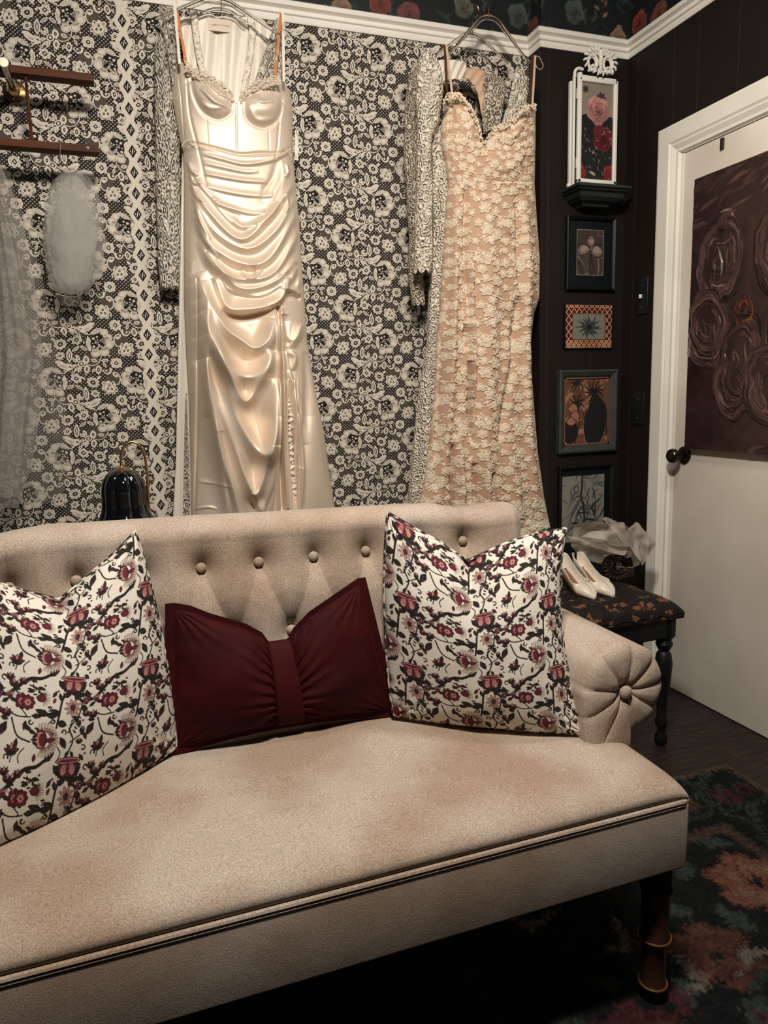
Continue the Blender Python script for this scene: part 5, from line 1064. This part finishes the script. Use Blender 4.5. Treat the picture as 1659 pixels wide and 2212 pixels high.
for k in range(9): mb.lathe([(.0002,-.014),(.0085-.0005*k,-.008),(.0095-.0005*k,0)], cr0+np.array([0,0,.034-.009*k]), 12, 'y')
mb.build('carved_crest', M['white'], root)
# shelf
sh0 = z0-.0125; sx0, sx1 = 1.660, 1.900; mb = MB()
pr2 = [(.118,0),(.118,-.010),(.108,-.014),(.112,-.020),(.100,-.026),(.094,-.040),(.080,-.052),(.060,-.060),(.055,-.068),(0,-.068)]
ring = lambda o, z_: [(sx0+(.118-o), BY, sh0+z_), (sx0+(.118-o), BY-o, sh0+z_), (sx1-(.118-o), BY-o, sh0+z_), (sx1-(.118-o), BY, sh0+z_)]
P = [ring(*q) for q in pr2[:-1]]; V_ = [q for r in P for q in r]; n = len(P); F_ = [(i*4+j, i*4+j+1, (i+1)*4+j+1, (i+1)*4+j) for i in range(n-1) for j in range(3)]+[(0,1,2,3), tuple((n-1)*4+j for j in (3,2,1,0))]+[tuple(i*4 for i in range(n)), tuple(i*4+3 for i in range(n))[::-1]]
mb.add(V_, F_); tag(mb.build('wall_shelf', mat('charcoal_painted_shelf', (.014,.020,.020), .45), smooth=False), 'small black moulded shelf under the white rose panel', 'shelf')
# pictures
def frame_obj(label, px, fwid, m_frame, m_mat, cvf, art, group=None, depth=.018, Y=BY, frame_canvas=None, matwin=None):
    (xa, za), (xb, zb) = px; root = empty('picture_frame', ((xa+xb)/2, Y, min(za, zb)), label, 'picture', group)
    mb = MB(); 
    pr3 = [(0,0),(0,depth),(fwid*.25,depth+.003),(fwid*.8,depth*.8),(fwid,depth*.5),(fwid,0.002)]
    c4 = [(xa,za,1,-1),(xb,za,-1,-1),(xb,zb,-1,1),(xa,zb,1,1)]; vs = [(x+sx*o, Y-d, z_+sz*o) for (x, z_, sx, sz) in c4 for o, d in pr3]; k = len(pr3)
    mb.add(vs, [(i*k+j, i*k+j+1, ((i+1) % 4)*k+j+1, ((i+1) % 4)*k+j) for i in range(4) for j in range(k-1)]); mb.build('frame', m_frame, root, smooth=False)
    if m_mat:
        mb = MB(); mb.box((xa+fwid*.8, Y-.004, zb+fwid*.8), (xb-fwid*.8, Y-.001, za-fwid*.8)); mb.build('mat_board', m_mat, root, smooth=False)
    (ax, az_), (bx_, bz) = art; picture('drawing', ax, bx_, bz, az_, Y-.0055, cvf, M['artpaper'], root, res=.0012); return root
def grim(c, n, seed, cols, w=.004, L=.05, box=None):
    rg = random.Random(seed)
    for k in range(n):
        x, y_ = (rg.random()*c.W*c.res, rg.random()*c.Hh*c.res) if box is None else (rg.uniform(box[0], box[2]), rg.uniform(box[1], box[3])); a = rg.random()*6.28
        p = [(x, y_)]
        for j in range(3): a += rg.uniform(-.7, .7); p.append((p[-1][0]+L/3*math.cos(a), p[-1][1]+L/3*math.sin(a)))
        c.line(p, .0004, rg.choice(cols), .0004, wm=w)
# 1 iris drawing in black frame
w_, h_ = 1.858-1.731, 1.829-1.653; c1 = Canvas(w_, h_, .0006, (.045,.030,.026)); c1.poly([(0,0),(w_,0),(w_,.002),(0,.002)], (.25,.2,.17))
for (x, y_, rx, ry, a) in ((.035,.075,.032,.018,-25),(.092,.080,.030,.020,20),(.066,.045,.016,.020,0)):
    c1.poly(ell(x, y_, rx, ry, a), (.17,.12,.10)); c1.poly(ell(x+.002, y_-.003, rx*.7, ry*.6, a), (.27,.20,.17))
for (pts, col, w) in (([(0,.06),(.03,.055),(.06,.07),(.062,.10),(.066,.176)], (.008,.008,.008), .006), ([(.12,.06),(.09,.058),(.070,.08),(.072,.12),(.09,.176)], (.008,.008,.008), .005), ([(.0,.10),(.03,.13),(.05,.17)], (.16,.11,.09), .005), ([(.01,.12),(.02,.15),(.03,.176)], (.01,.01,.01), .004), ([(.10,.11),(.105,.14),(.10,.176)], (.18,.13,.11), .007), ([(.04,.02),(.06,.035),(.085,.03)], (.008,.008,.008), .004), ([(.045,.055),(.066,.066),(.09,.052)], (.01,.01,.01), .004)): c1.line(pts, w, col, w*.5)
grim(c1, 30, 4, [(.2,.14,.12),(.012,.012,.012),(.1,.07,.06)], .0018, .03); c1.blur(1, 'c')
for a, b in ((0,0),(w_-.0015,0)): c1.poly([(a,0),(a+.0015,0),(a+.0015,h_),(a,h_)], (.3,.24,.2))
c1.poly([(0,h_-.0015),(w_,h_-.0015),(w_,h_),(0,h_)], (.3,.24,.2))
frame_obj('dark iris drawing with wide black mat in black frame, first below the shelf', ((1.679,1.876),(1.907,1.594)), .014, M['blackwood'], M['matboard'], c1, ((1.731,1.829),(1.858,1.653)), 'pictures on the panelling')
# 2 small lattice frame
fr2 = ((1.679,1.536),(1.898,1.366)); w_, h_ = fr2[1][0]-fr2[0][0], fr2[0][1]-fr2[1][1]; c2 = Canvas(w_, h_, .0006, (.045,.010,.009)); q = .0245
for j in range(-2, 12):
    for i in range(-2, 12):
        x, y_ = i*q+(q/2 if j % 2 else 0), j*q*.62
        for s in (-1, 1): c2.line([(x, y_), (x+s*q*.2, y_+q*.16), (x+s*q*.30, y_+q*.31), (x+s*q*.5, y_+q*.62)], .0022, (.56,.27,.14), .0022)
ax0, ax1, az0, az1 = .036, w_-.037, .038, h_-.032
root = empty('picture_frame', (1.79, BY, 1.366), 'small frame with red and gold lattice border around a grey spiky flower', 'picture', 'pictures on the panelling')
mb = MB(); mb.box((fr2[0][0]-.004, BY-.014, fr2[1][1]-.002), (fr2[1][0]+.003, BY, fr2[0][1]+.002), 0, .002); mb.build('frame', M['blackwood'], root)
picture('lattice_border', fr2[0][0], fr2[1][0], fr2[1][1], fr2[0][1], BY-.0146, c2, M['artpaper'], root, res=.0009)
c3 = Canvas(.15, .11, .0006, (.17,.165,.14)); 
for k in range(34):
    a = k*2*PI/34+.07*math.sin(k*5); l = .040+.016*math.sin(k*2.3); c3.line([(.075,.052), (.075+l*.6*math.cos(a+.08), .052+l*.5*math.sin(a+.08)), (.075+l*1.2*math.cos(a), .052+l*.95*math.sin(a))], .002, (.020,.028,.028), .0005, wm=.006); c3.line([(.075+.015*math.cos(a), .052+.012*math.sin(a)), (.075+l*math.cos(a+.05), .052+l*.8*math.sin(a+.05))], .0006, (.10,.11,.10), .0004)
c3.poly(rosette(.075, .052, .012, 9, .3), (.008,.01,.01)); c3.blur(1, 'c')
picture('drawing', fr2[0][0]+ax0, fr2[0][0]+ax1, fr2[1][1]+az1-.0, fr2[0][1]-az0+.0 if False else fr2[0][1]-.034, BY-.0175, c3, M['artpaper'], root, res=.001) if False else picture('drawing', fr2[0][0]+.034, fr2[1][0]-.036, fr2[1][1]+.036, fr2[0][1]-.036, BY-.0155, c3, M['artpaper'], root, res=.001)
mb = MB(); xa, xb, zb, za = fr2[0][0]+.033, fr2[1][0]-.035, fr2[1][1]+.035, fr2[0][1]-.035
for (a, b, c, d) in ((xa-.003,xa,zb,za),(xb,xb+.003,zb,za),(xa-.003,xb+.003,zb-.003,zb),(xa-.003,xb+.003,za,za+.003)): mb.box((a, BY-.0165, c), (b, BY-.0140, d))
mb.build('inner_lip', M['framegold'], root, smooth=False)
# 3 grey-green frame with orange flowers
w_, h_ = 1.895-1.680, 1.246-.975; c4_ = Canvas(w_, h_, .0007, (.13,.055,.032)); rg = random.Random(6)
grim(c4_, 40, 12, [(.22,.10,.06),(.10,.04,.025),(.28,.14,.09)], .02, .07)
c4_.line([(.145,.07),(.16,.13),(.15,.20),(.14,.27)], .02, (.010,.012,.012), .06, wm=.09); c4_.poly(ell(.165,.17,.035,.07,8), (.010,.011,.011)); c4_.poly(ell(.03,.22,.04,.05), (.012,.010,.010))
for (x, y_, r, n_) in ((.145,.055,.055,12),(.06,.10,.045,8),(.06,.02,.035,9)):
    for k in range(n_):
        a = k*2*PI/n_+.3; c4_.line([(x, y_), (x+r*.5*math.cos(a), y_+r*.4*math.sin(a)), (x+r*math.cos(a+.2), y_+r*math.sin(a+.2))], .004, (.010,.010,.010), .001, wm=.006)
for (x, y_) in ((.045,.12),(.055,.15),(.035,.175)):
    c4_.poly(ell(x, y_, .022, .017), (.30,.13,.085)); c4_.line([(x-.022,y_),(x,y_-.018),(x+.022,y_)], .003, (.012,.01,.01), .003)
c4_.line([(.06,.10),(.075,.16),(.068,.22),(.05,.27)], .004, (.01,.01,.01), .003); c4_.line([(.075,.11),(.10,.17),(.105,.27)], .004, (.01,.01,.01), .003); c4_.blur(1, 'c')
r3 = frame_obj('grey-green wooden frame with dark flowers on orange ground, third below the shelf', ((1.648,1.279),(1.930,.940)), .030, M['greyframe'], None, c4_, ((1.680,1.246),(1.895,.975)), 'pictures on the panelling', depth=.022)
mb = MB(); xa, xb, zb, za = 1.676, 1.899, .971, 1.250
for (a, b, c, d) in ((xa,xa+.007,zb,za),(xb-.007,xb,zb,za),(xa,xb,zb,zb+.007),(xa,xb,za-.007,za)): mb.box((a, BY-.011, c), (b, BY-.0005, d))
mb.build('inner_liner', M['framegold'], r3, smooth=False)
# 4 ink drawing in black frame
w_, h_ = 1.884-1.673, .842-.56; c5 = Canvas(w_, h_, .0007, (.20,.19,.165)); grim(c5, 26, 3, [(.13,.125,.11),(.16,.15,.13),(.09,.09,.08)], .010, .09)
grim(c5, 60, 8, [(.015,.018,.018),(.04,.045,.042),(.07,.07,.065)], .007, .07, (.07,.10,.18,.27)); c5.line([(.10,0),(.10,.05),(.095,.09),(.11,.14),(.12,.26)], .010, (.02,.022,.02), .012)
for t in range(2): c5.line([(.072+.011*math.cos(a), .058+.016*math.sin(a)) for a in np.linspace(0,6.3,12)], .004, (.02,.02,.02), .004)
for k in range(12): c5.line([(.10,.09),(.06-.01*k*.3,.13+.01*k),(.02+.01*k,.2+.006*k)], .0015, (.05,.05,.05), .001)
c5.blur(1, 'c')
frame_obj('black frame with pale paper and smudged black ink figure, lowest picture above the organza hat', ((1.655,.885),(1.925,.50)), .018, M['blackwood'], M['matboard'], c5, ((1.673,.842),(1.884,.56)), 'pictures on the panelling')
# switches on the right wall beside the casing
for (pa, pb, toggle, lb_) in (((1376,603),(1400,677),1,'black light switch plate with white toggle, upper of two beside the door'), ((1367,846),(1392,918),0,'black blank wall plate with two screws, lower of two beside the door')):
    A1, B1 = atx(*pa, RX), atx(*pb, RX); ya, yb_ = A1[1], B1[1]; ya, yb_ = min(ya, BY-.006), max(yb_, DY1+.118); zt, zb = A1[2], B1[2]; root = empty('wall_plate', (RX, (ya+yb_)/2, zb), lb_, 'switch' if toggle else 'wall plate')
    mb = MB(); mb.box((RX-.006, yb_, zb), (RX, ya, zt), 0, .002); mb.build('plate', M['black'], root)
    for zc in (zt-.030, zb+.028):
        mb = MB(); mb.lathe([(.0001,-.0085),(.0025,-.0075),(.003,-.005)], (RX, (ya+yb_)/2, zc), 10, 'x'); mb.build('screw', M['silver'], root)
    if toggle: mb = MB(); mb.box((RX-.016, (ya+yb_)/2-.004, (zt+zb)/2-.009), (RX-.005, (ya+yb_)/2+.004, (zt+zb)/2+.007), 0, .002); mb.build('toggle', M['white'], root)
# ---------- flower painting on the door
py0, py1, pz0, pz1 = 2.150, 1.40, .972, 1.916; w_, h_ = py0-py1, pz1-pz0
cp = Canvas(w_, h_, .0012, (.036,.016,.017)); rg = random.Random(21)
Uc, Vc = np.meshgrid(np.arange(cp.W)*cp.res, np.arange(cp.Hh)*cp.res); nn_ = vnoise(Uc, Vc, 9, 3, 4)[..., None]; cp.c = cp.c*(.55+.9*nn_)
def loop(cx_, cy_, rx, ry, a, n, cols, spread=.25, w=.006, seed=0, arcspan=(0, 6.6)):
    rg = random.Random(seed); al = math.radians(a)
    for k in range(n):
        f = 1-spread*rg.random(); s = rg.uniform(*arcspan); l = rg.uniform(.6, 2.2); pts = []
        for t in np.linspace(s, s+l, 9):
            x, y_ = rx*f*math.cos(t), ry*f*math.sin(t); pts.append((cx_+x*math.cos(al)-y_*math.sin(al)+rg.uniform(-.002,.002), cy_+x*math.sin(al)+y_*math.cos(al)+rg.uniform(-.002,.002)))
        cp.line(pts, .0008, rg.choice(cols), .0008, hgt=rg.uniform(.001, .004), wm=w*rg.uniform(.4, 1.5))
DKP, MID, HI = [(.016,.009,.010),(.022,.012,.013)], [(.085,.040,.038),(.065,.030,.030),(.11,.055,.05)], [(.24,.15,.13),(.17,.10,.085)]
PET = [(.135,.30,.095,.135,8),(.085,.52,.095,.125,-12),(.235,.66,.09,.17,10),(.40,.30,.11,.14,0),(.47,.56,.13,.11,20),(.37,.72,.10,.12,-20)]
for i, (a, b, rx, ry, an) in enumerate(PET):
    al = math.radians(an); cp.poly(ell(a, b, rx*.72, ry*.76, an, 40), (.042,.022,.021), .0); loop(a, b, rx*.8, ry*.8, an, 16, MID, .8, .012, 40+i); loop(a, b, rx*1.12, ry*1.12, an, 34, DKP, .25, .012, i); loop(a, b, rx*1.1, ry*1.1, an, 34, MID, .3, .006, 10+i); loop(a, b, rx*1.02, ry*1.02, an, 9, HI, .35, .0035, 20+i)
    for k in range(7): x = a+rg.uniform(-.5,.5)*rx; y_ = b+rg.uniform(-.5,.4)*ry; cp.line([(x,y_),(x+rg.uniform(-.01,.02),y_+.03),(x+rg.uniform(0,.03),y_+.07)], .001, rg.choice(MID+HI[1:]), .001, hgt=.002, wm=.006)
cp.poly(rosette(.245,.47,.05,11,.2), (.022,.010,.010)); loop(.245,.47,.045,.05,0,22,[(.30,.075,.03),(.12,.035,.02),(.05,.02,.018)],.7,.005,77)
for (pts, w) in (([(.115,.235),(.14,.243),(.165,.235),(.175,.225)], .0035), ([(.115,.25),(.13,.29),(.14,.33),(.145,.36)], .006), ([(.10,.375),(.13,.39),(.16,.393)], .005), ([(.13,.145),(.17,.15),(.19,.17)], .009), ([(.012,.55),(.012,.59),(.010,.62)], .007)): cp.line(pts, .001, (.34,.25,.20), .001, hgt=.004, wm=w)
for k in range(40): x, y_ = rg.random()*w_, rg.random()*.2*h_; cp.line([(x,y_),(x+.04,y_-.02),(x+.09,y_-.03)], .001, rg.choice(MID), .001, hgt=.0015, wm=.014)
cp.blur(3, 'c'); cp.c *= .68*(.5+1.0*vnoise(Uc, Vc, 30, 8, 3)[..., None]); cp.blur(2, 'h')
root = empty('painting', (RX, (py0+py1)/2, pz0), 'large dark maroon abstract flower painting hung on the white door', 'painting')
picture('painted_surface', py0, py1, pz0, pz1, RX-.024, cp, M['paint'], root, axis='x', relief=1.0, res=.0016, warp=.016)
mb = MB(); mb.box((RX-.0235, py1, pz0), (RX+.003, py0, pz1)); mb.build('canvas', mat('canvas_edge', (.022,.014,.014), .7), root, smooth=False)
# ============================================================ stool, shoes, hat, small oval mirror
SZ = .515; sx0, sx1, sy0, sy1 = 1.12, 1.655, 1.80, 2.16
stool = empty('upholstered_bench', ((sx0+sx1)/2, (sy0+sy1)/2, 0), 'dark bench with black and gold brocade seat and turned legs, beside the door', 'bench')
n1, n2 = 110, 80; A1, B1 = np.meshgrid(np.linspace(-1, 1, n1), np.linspace(-1, 1, n2)); s_, t_ = np.sign(A1)*np.abs(A1)**.8, np.sign(B1)*np.abs(B1)**.8
E1 = (1-np.abs(A1)**6)*(1-np.abs(B1)**5); sag_ = .03*(B1**2); X1 = (sx0+sx1)/2+A1*(sx1-sx0)/2*(1.0+.012*E1); Y1 = (sy0+sy1)/2+B1*(sy1-sy0)/2
Z1 = SZ-.045+.045*np.clip(E1, 0, 1)**.38+.008*np.cos(A1*1.4)*np.clip(E1, 0, 1)+.003*np.sin(X1*90)*(E1 < .5)
grid_obj('seat', np.stack([X1, Y1, Z1], -1), M['stoolcloth'], stool)
mb = MB(); mb.box((sx0+.002, sy0+.002, SZ-.062), (sx1-.002, sy1-.002, SZ-.044), 0, .006); mb.build('seat_band', M['stoolcloth'], stool)
mb = MB(); mb.box((sx0+.02, sy0+.018, SZ-.13), (sx1-.02, sy1-.018, SZ-.058), 0, .006); mb.build('apron', M['blackwood'], stool)
for (x, y_) in ((sx1-.045, sy0+.045),(sx0+.045, sy0+.045),(sx1-.045, sy1-.045),(sx0+.045, sy1-.045)):
    mb = MB(); mb.lathe([(.012,0),(.020,.012),(.022,.03),(.014,.045),(.012,.06),(.020,.075),(.022,.085),(.016,.10),(.018,.16),(.026,.24),(.029,.29),(.024,.325),(.016,.335),(.022,.345),(.028,.36),(.022,.375),(.030,.385),(.032,.40),(.030,SZ-.06)], (x, y_, 0), 20); mb.build('leg', M['blackwood'], stool)
# pumps: last described by stations from heel to toe
def shoe(heel, toe, z, label):
    root = empty('high_heel_shoe', ((heel[0]+toe[0])/2, (heel[1]+toe[1])/2, z), label, 'shoe', 'pair of cream pumps'); hx, tx = np.array(heel), np.array(toe); d = tx-hx; L = np.linalg.norm(d); d /= L; w = np.array([-d[1], d[0]])
    st_ = [(0,.006,.070,.118),(.03,.022,.068,.122),(.10,.027,.062,.112),(.22,.026,.050,.092),(.36,.025,.032,.072),(.50,.030,.014,.052),(.62,.037,.004,.046),(.72,.038,.001,.046),(.80,.034,.001,.043),(.88,.026,.001,.034),(.95,.014,.001,.022),(1.0,.003,.001,.010)]
    st_ = np.array(st_); u = np.linspace(0, 1, 60); hw_, zb, zt = [np.interp(u, st_[:, 0], st_[:, k]) for k in (1, 2, 3)]
    for a in (hw_, zb, zt):
        for _ in range(2): a[1:-1] = (a[:-2]+2*a[1:-1]+a[2:])/4
    n = 40; P = np.zeros((60, n+1, 3)); op = np.clip((.73-u)/.1, 0, 1)**.5     # opening
    for i in range(60):
        amax = PI*(.5+.5*(1-op[i])) if u[i] < .75 else PI
        for k, a in enumerate(np.linspace(-1, 1, n+1)):
            th = a*amax; x = math.sin(th); x = np.sign(x)*abs(x)**.75; c = math.cos(th)
            zz_ = zb[i]+(zt[i]-zb[i])*(1-c)/2*(1 if amax > 2.9 else 2/(1-math.cos(amax)))*1.0
            zz_ = min(zz_, zt[i]); P[i, k] = (*(hx+d*u[i]*L+w*x*hw_[i]), z+zz_)
    grid_obj('upper', P, M['shoe'], root, solid=.0018)
    Q = np.zeros((46, 12, 3))
    for i in range(46):
        for k, a in enumerate(np.linspace(-.86, .86, 12)): Q[i, k] = (*(hx+d*(u[i]*L+.004)+w*a*hw_[i]), z+zb[i]+.004+.004*a*a)
    grid_obj('insole', Q, M['insole'], root)
    mb = MB(); hc = hx+d*.018
    mb.lathe([(.0055,0),(.0060,.012),(.0072,.035),(.011,.056),(.020,.072)], (*(hc-d*.004), z), 16); mb.build('heel', M['shoe'], root)
za = SZ+.004
h1 = aty(1207, 1215, 2.0); t1 = atz(1286, 1294, za+.004); h2 = aty(1243, 1210, 2.05); t2 = atz(1327, 1289, za+.004)
def heelpos(px, py, toe):   # heel top edge is 0.12 above the seat
    q = atz(px, py, za+.115); return (q[0], q[1])
shoe(heelpos(1207,1197,t1), t1[:2], za, 'cream pointed pump, left of the pair on the brocade bench'); shoe(heelpos(1243,1195,t2), t2[:2], za, 'cream pointed pump, right of the pair, next to the carved mirror')
# small oval carved mirror under the hat
mc = aty(1333, 1222, 2.12); mc[2] = max(mc[2], SZ+.045); root = empty('carved_mirror', (mc[0], 2.12, SZ), 'small dark oval mirror in carved bronze frame, under the organza hat', 'mirror')
carv = mat('carved_bronze', (.02,.011,.007), .5, .3, var=(70, (.12,.05,.02), .55, .66), bump=(90, 1, .006))
mb = MB(); mb.lathe([(.022,-.004),(.024,-.012),(.030,-.016),(.038,-.010),(.048,-.014),(.056,-.004),(.058,.006),(.03,.012)], (mc[0], 2.12, mc[2]), 40, 'y', sc=(1.1,.9), caps=False)
for k in range(22):
    a = k*2*PI/22; mb.lathe([(.0004,-.018),(.006,-.013),(.008,-.004)], (mc[0]+.051*1.1*math.cos(a), 2.12, mc[2]+.051*.9*math.sin(a)), 8, 'y')
mb.box((mc[0]-.05, 2.11, SZ), (mc[0]+.07, 2.16, SZ+.035), 0, .008)
mb.build('carved_frame', carv, root); mb = MB(); mb.lathe([(.0002,-.008),(.020,-.007),(.024,-.004)], (mc[0], 2.12, mc[2]), 32, 'y', sc=(1.1,.9)); mb.build('mirror_glass', M['glass'], root)
# organza hat: wide waved brim sheets around a shallow crown
hat = empty('organza_hat', tuple(aty(1330, 1215, 2.14)), 'wide sheer organza fascinator with folded petals, resting on the carved mirror', 'hat')
def petal(name, pts, Y0, dep, seed, bend=.02, n=46):
    """closed outline in the photo frame, given depth by a bowl shape and ripples"""
    c = cr(pts+[pts[0]], 8)[:-1]; k = len(c); cen = c.mean(0); r = np.linspace(.02, 1, 24)[:, None, None]; Q = cen+(c-cen)[None]*r; rr = r[..., 0]
    P = aty_grid(Q[...,0], Q[...,1], np.full(Q.shape[:2], Y0)); th = np.linspace(0, 2*PI, k, endpoint=False)[None]
    P[...,1] += -dep*rr**2*np.sin(th+seed)+bend*(vnoise(Q[...,0], Q[...,1], .03, seed, 2)-.5)*2+.006*np.sin(th*3+seed)*rr
    return grid_obj(name, P, M['organza'], hat, wrapx=True)
petal('brim', [(1224,1150),(1232,1128),(1262,1122),(1300,1126),(1340,1136),(1366,1140),(1372,1165),(1356,1192),(1320,1202),(1280,1196),(1240,1180),(1226,1164)], 2.13, .05, 1)
petal('brim', [(1226,1158),(1262,1160),(1300,1164),(1346,1174),(1352,1184),(1336,1198),(1300,1202),(1262,1190),(1238,1178)], 2.07, .03, 6)
petal('brim', [(1292,1117),(1306,1116),(1336,1128),(1364,1134),(1360,1158),(1352,1182),(1340,1192),(1322,1166),(1308,1140)], 2.09, .03, 2)
petal('brim', [(1350,1140),(1372,1131),(1398,1134),(1418,1152),(1435,1176),(1420,1192),(1398,1206),(1376,1218),(1358,1204),(1344,1180),(1346,1156)], 2.09, .05, 3)
petal('brim', [(1240,1180),(1270,1194),(1310,1204),(1350,1188),(1378,1204),(1372,1218),(1340,1222),(1300,1218),(1262,1206)], 2.14, .03, 4)
petal('folded_petal', [(1262,1160),(1290,1148),(1330,1150),(1350,1172),(1340,1196),(1300,1188),(1268,1176)], 2.06, .02, 5)
petal('folded_petal', [(1318,1136),(1346,1142),(1362,1160),(1372,1190),(1364,1208),(1350,1196),(1336,1166)], 2.05, .02, 7)
# ============================================================ rug
RG = (.014,.020,.020); rx1, ry1 = 1.70, 1.65; rw, rh = 2.6, 2.5; cg = Canvas(rw, rh, .004, RG)
def R(x, y_, w, h, c, a=0):
    al = math.radians(a); p = [(-w/2,-h/2),(w/2,-h/2),(w/2,h/2),(-w/2,h/2)]; cg.poly([(x+q*math.cos(al)-r*math.sin(al), y_+q*math.sin(al)+r*math.cos(al)) for q, r in p], c)
def band(o, w, c):
    for (a, b, cc, d) in ((o,o,rw-o,o+w),(o,rh-o-w,rw-o,rh-o),(o,o,o+w,rh-o),(rw-o-w,o,rw-o,rh-o)): cg.poly([(a,b),(cc,b),(cc,d),(a,d)], c)
TAN, RUS, RUS2, GRN, CRM, MAR = (.16,.10,.06), (.30,.095,.045), (.17,.055,.03), (.060,.085,.072), (.24,.20,.15), (.12,.025,.028)
band(.0, .022, TAN); band(.245, .030, (.12,.060,.045)); rg = random.Random(31)
# border flowers (u from the right edge, v from the far edge; canvas x to the left, y towards the camera)
for k in range(24):
    for (x, y_, ho) in ((.14, .14+k*.21, 0), (.14+k*.21, .13, 1)):
        c_ = [MAR, RUS2, MAR][k % 3]; cg.poly(rosette(x, y_, .036, 5, .35), c_); cg.poly(ell(x, y_, .014, .014), RG)
        if ho: cg.line([(x+.05, y_-.05), (x+.10, y_+.01), (x+.16, y_+.05)], .012, GRN, .006); cg.line([(x-.03,y_+.06),(x+.05,y_+.07),(x+.11,y_+.03)], .009, GRN, .006)
        else: cg.line([(x-.05, y_+.05), (x+.01, y_+.10), (x+.05, y_+.16)], .012, GRN, .006); cg.line([(x+.06,y_-.03),(x+.07,y_+.05),(x+.03,y_+.11)], .009, GRN, .006)
def medal(x, y_, s, c, c2):
    cg.poly(rosette(x, y_, .12*s, 6, .25, 20), c); cg.poly(rosette(x-.01, y_+.01, .085*s, 7, .35), c2); cg.poly(rosette(x, y_, .055*s, 6, .3), c); R(x, y_, .035*s, .035*s, RG, 30); 
    for k in range(6): a = k*PI/3+.4; cg.poly(lens(x+.17*s*math.cos(a), y_+.17*s*math.sin(a), .10*s, .045*s, math.degrees(a)+60), rg.choice([GRN, GRN, MAR, (.04,.055,.05)]))
for (x, y_, s, c, c2) in ((.36,.46,.95,RUS,(.36,.19,.10)),(.62,.60,.8,RUS2,MAR),(.42,.86,.7,GRN,CRM),(.66,.94,1.0,RUS,RUS2),(.90,.72,.8,MAR,RUS2),(1.0,1.06,.9,RUS2,TAN),(.5,1.25,.9,CRM,GRN),(.85,1.4,1,RUS,CRM),(1.3,.8,1,RUS2,GRN),(1.4,1.3,1,MAR,RUS)): medal(x, y_, s, c, c2)
for k in range(70):
    x, y_ = rg.uniform(.32, 2.2), rg.uniform(.32, 2.1); a = rg.random()*6; cg.line([(x,y_),(x+.06*math.cos(a),y_+.06*math.sin(a)),(x+.12*math.cos(a+.7),y_+.12*math.sin(a+.7))], .005, rg.choice([GRN,GRN,CRM,(.04,.055,.05)]), .003, wm=.022)
for j in range(cg.Hh): cg.c[j] = np.roll(cg.c[j], int(RNG.integers(-3, 4)), 0)
for i in range(cg.W): cg.c[:, i] = np.roll(cg.c[:, i], int(RNG.integers(-2, 3)), 0)
wv = RNG.random(cg.c.shape[:2]); wv2 = np.repeat(RNG.random((cg.Hh, cg.W//6+1)), 6, 1)[:, :cg.W]; cg.c = (cg.c*.72+cg.c.mean(-1, keepdims=True)*.28)*.42; cg.c *= (.25+1.0*wv+.45*wv2)[..., None]; cg.h = wv*.002
def rugmesh():
    n = 520; U, V = np.meshgrid(np.linspace(0, rw, 600), np.linspace(0, rh, 560)); c, hh = cg.sample(U, V)
    P = np.stack([rx1-U-.0*V, ry1-V, .0078+hh*.6+0*U], -1); P[..., 0] += (V)*-.11*0; return P, c
P, c = rugmesh(); rug = empty('rug', (rx1-rw/2, ry1-rh/2, 0), 'dark teal wool rug with rust and cream flower medallions under the sofa', 'rug')
grid_obj('pile', P, M['rug'], rug, color=c); mb = MB(); mb.box((rx1-rw, ry1-rh, .0005), (rx1, ry1, .0068)); mb.build('backing', M['rug'], rug, smooth=False)
# ============================================================ lights, camera
def area(name, loc, target, size, power, col, size_y=None):
    l = bpy.data.lights.new(name, 'AREA'); l.energy = power; l.color = col; l.size = size
    if size_y: l.shape = 'RECTANGLE'; l.size_y = size_y
    o = bpy.data.objects.new(name, l); COL.objects.link(o); o.location = loc; o.rotation_euler = (Vector(target)-Vector(loc)).to_track_quat('-Z', 'Y').to_euler(); return o
area('ceiling_or_fill_light', (.22,.46,2.60), (.7,1.9,1.0), .26, 58, (1,.92,.82), .16)
area('ceiling_or_fill_light', (1.05,1.15,2.68), (1.3,1.6,.6), .30, 12, (1,.92,.82))  # added fill lamp, placed to brighten the door top and casing
w = bpy.data.worlds.new('world'); SC.world = w; w.use_nodes = True; w.node_tree.nodes['Background'].inputs[0].default_value = (.55,.80,.85,1); w.node_tree.nodes['Background'].inputs[1].default_value = .014
cam = bpy.data.cameras.new('camera'); co = bpy.data.objects.new('camera', cam); COL.objects.link(co); SC.camera = co
cam.sensor_fit = 'HORIZONTAL'; cam.sensor_width = 36; cam.lens = 36*FPX/1659; cam.clip_start = .05
Rc = Matrix([[RM[i][0], -RM[i][1], -RM[i][2]] for i in range(3)])    # columns: right, up, back in world axes
co.matrix_world = Matrix.Translation((0, 0, H))@Rc.to_4x4()
SC.view_settings.view_transform = 'Standard'; SC.view_settings.look = 'None'; SC.view_settings.exposure = 0; SC.view_settings.gamma = 1
SC.cycles.max_bounces = 8; SC.cycles.transparent_max_bounces = 16
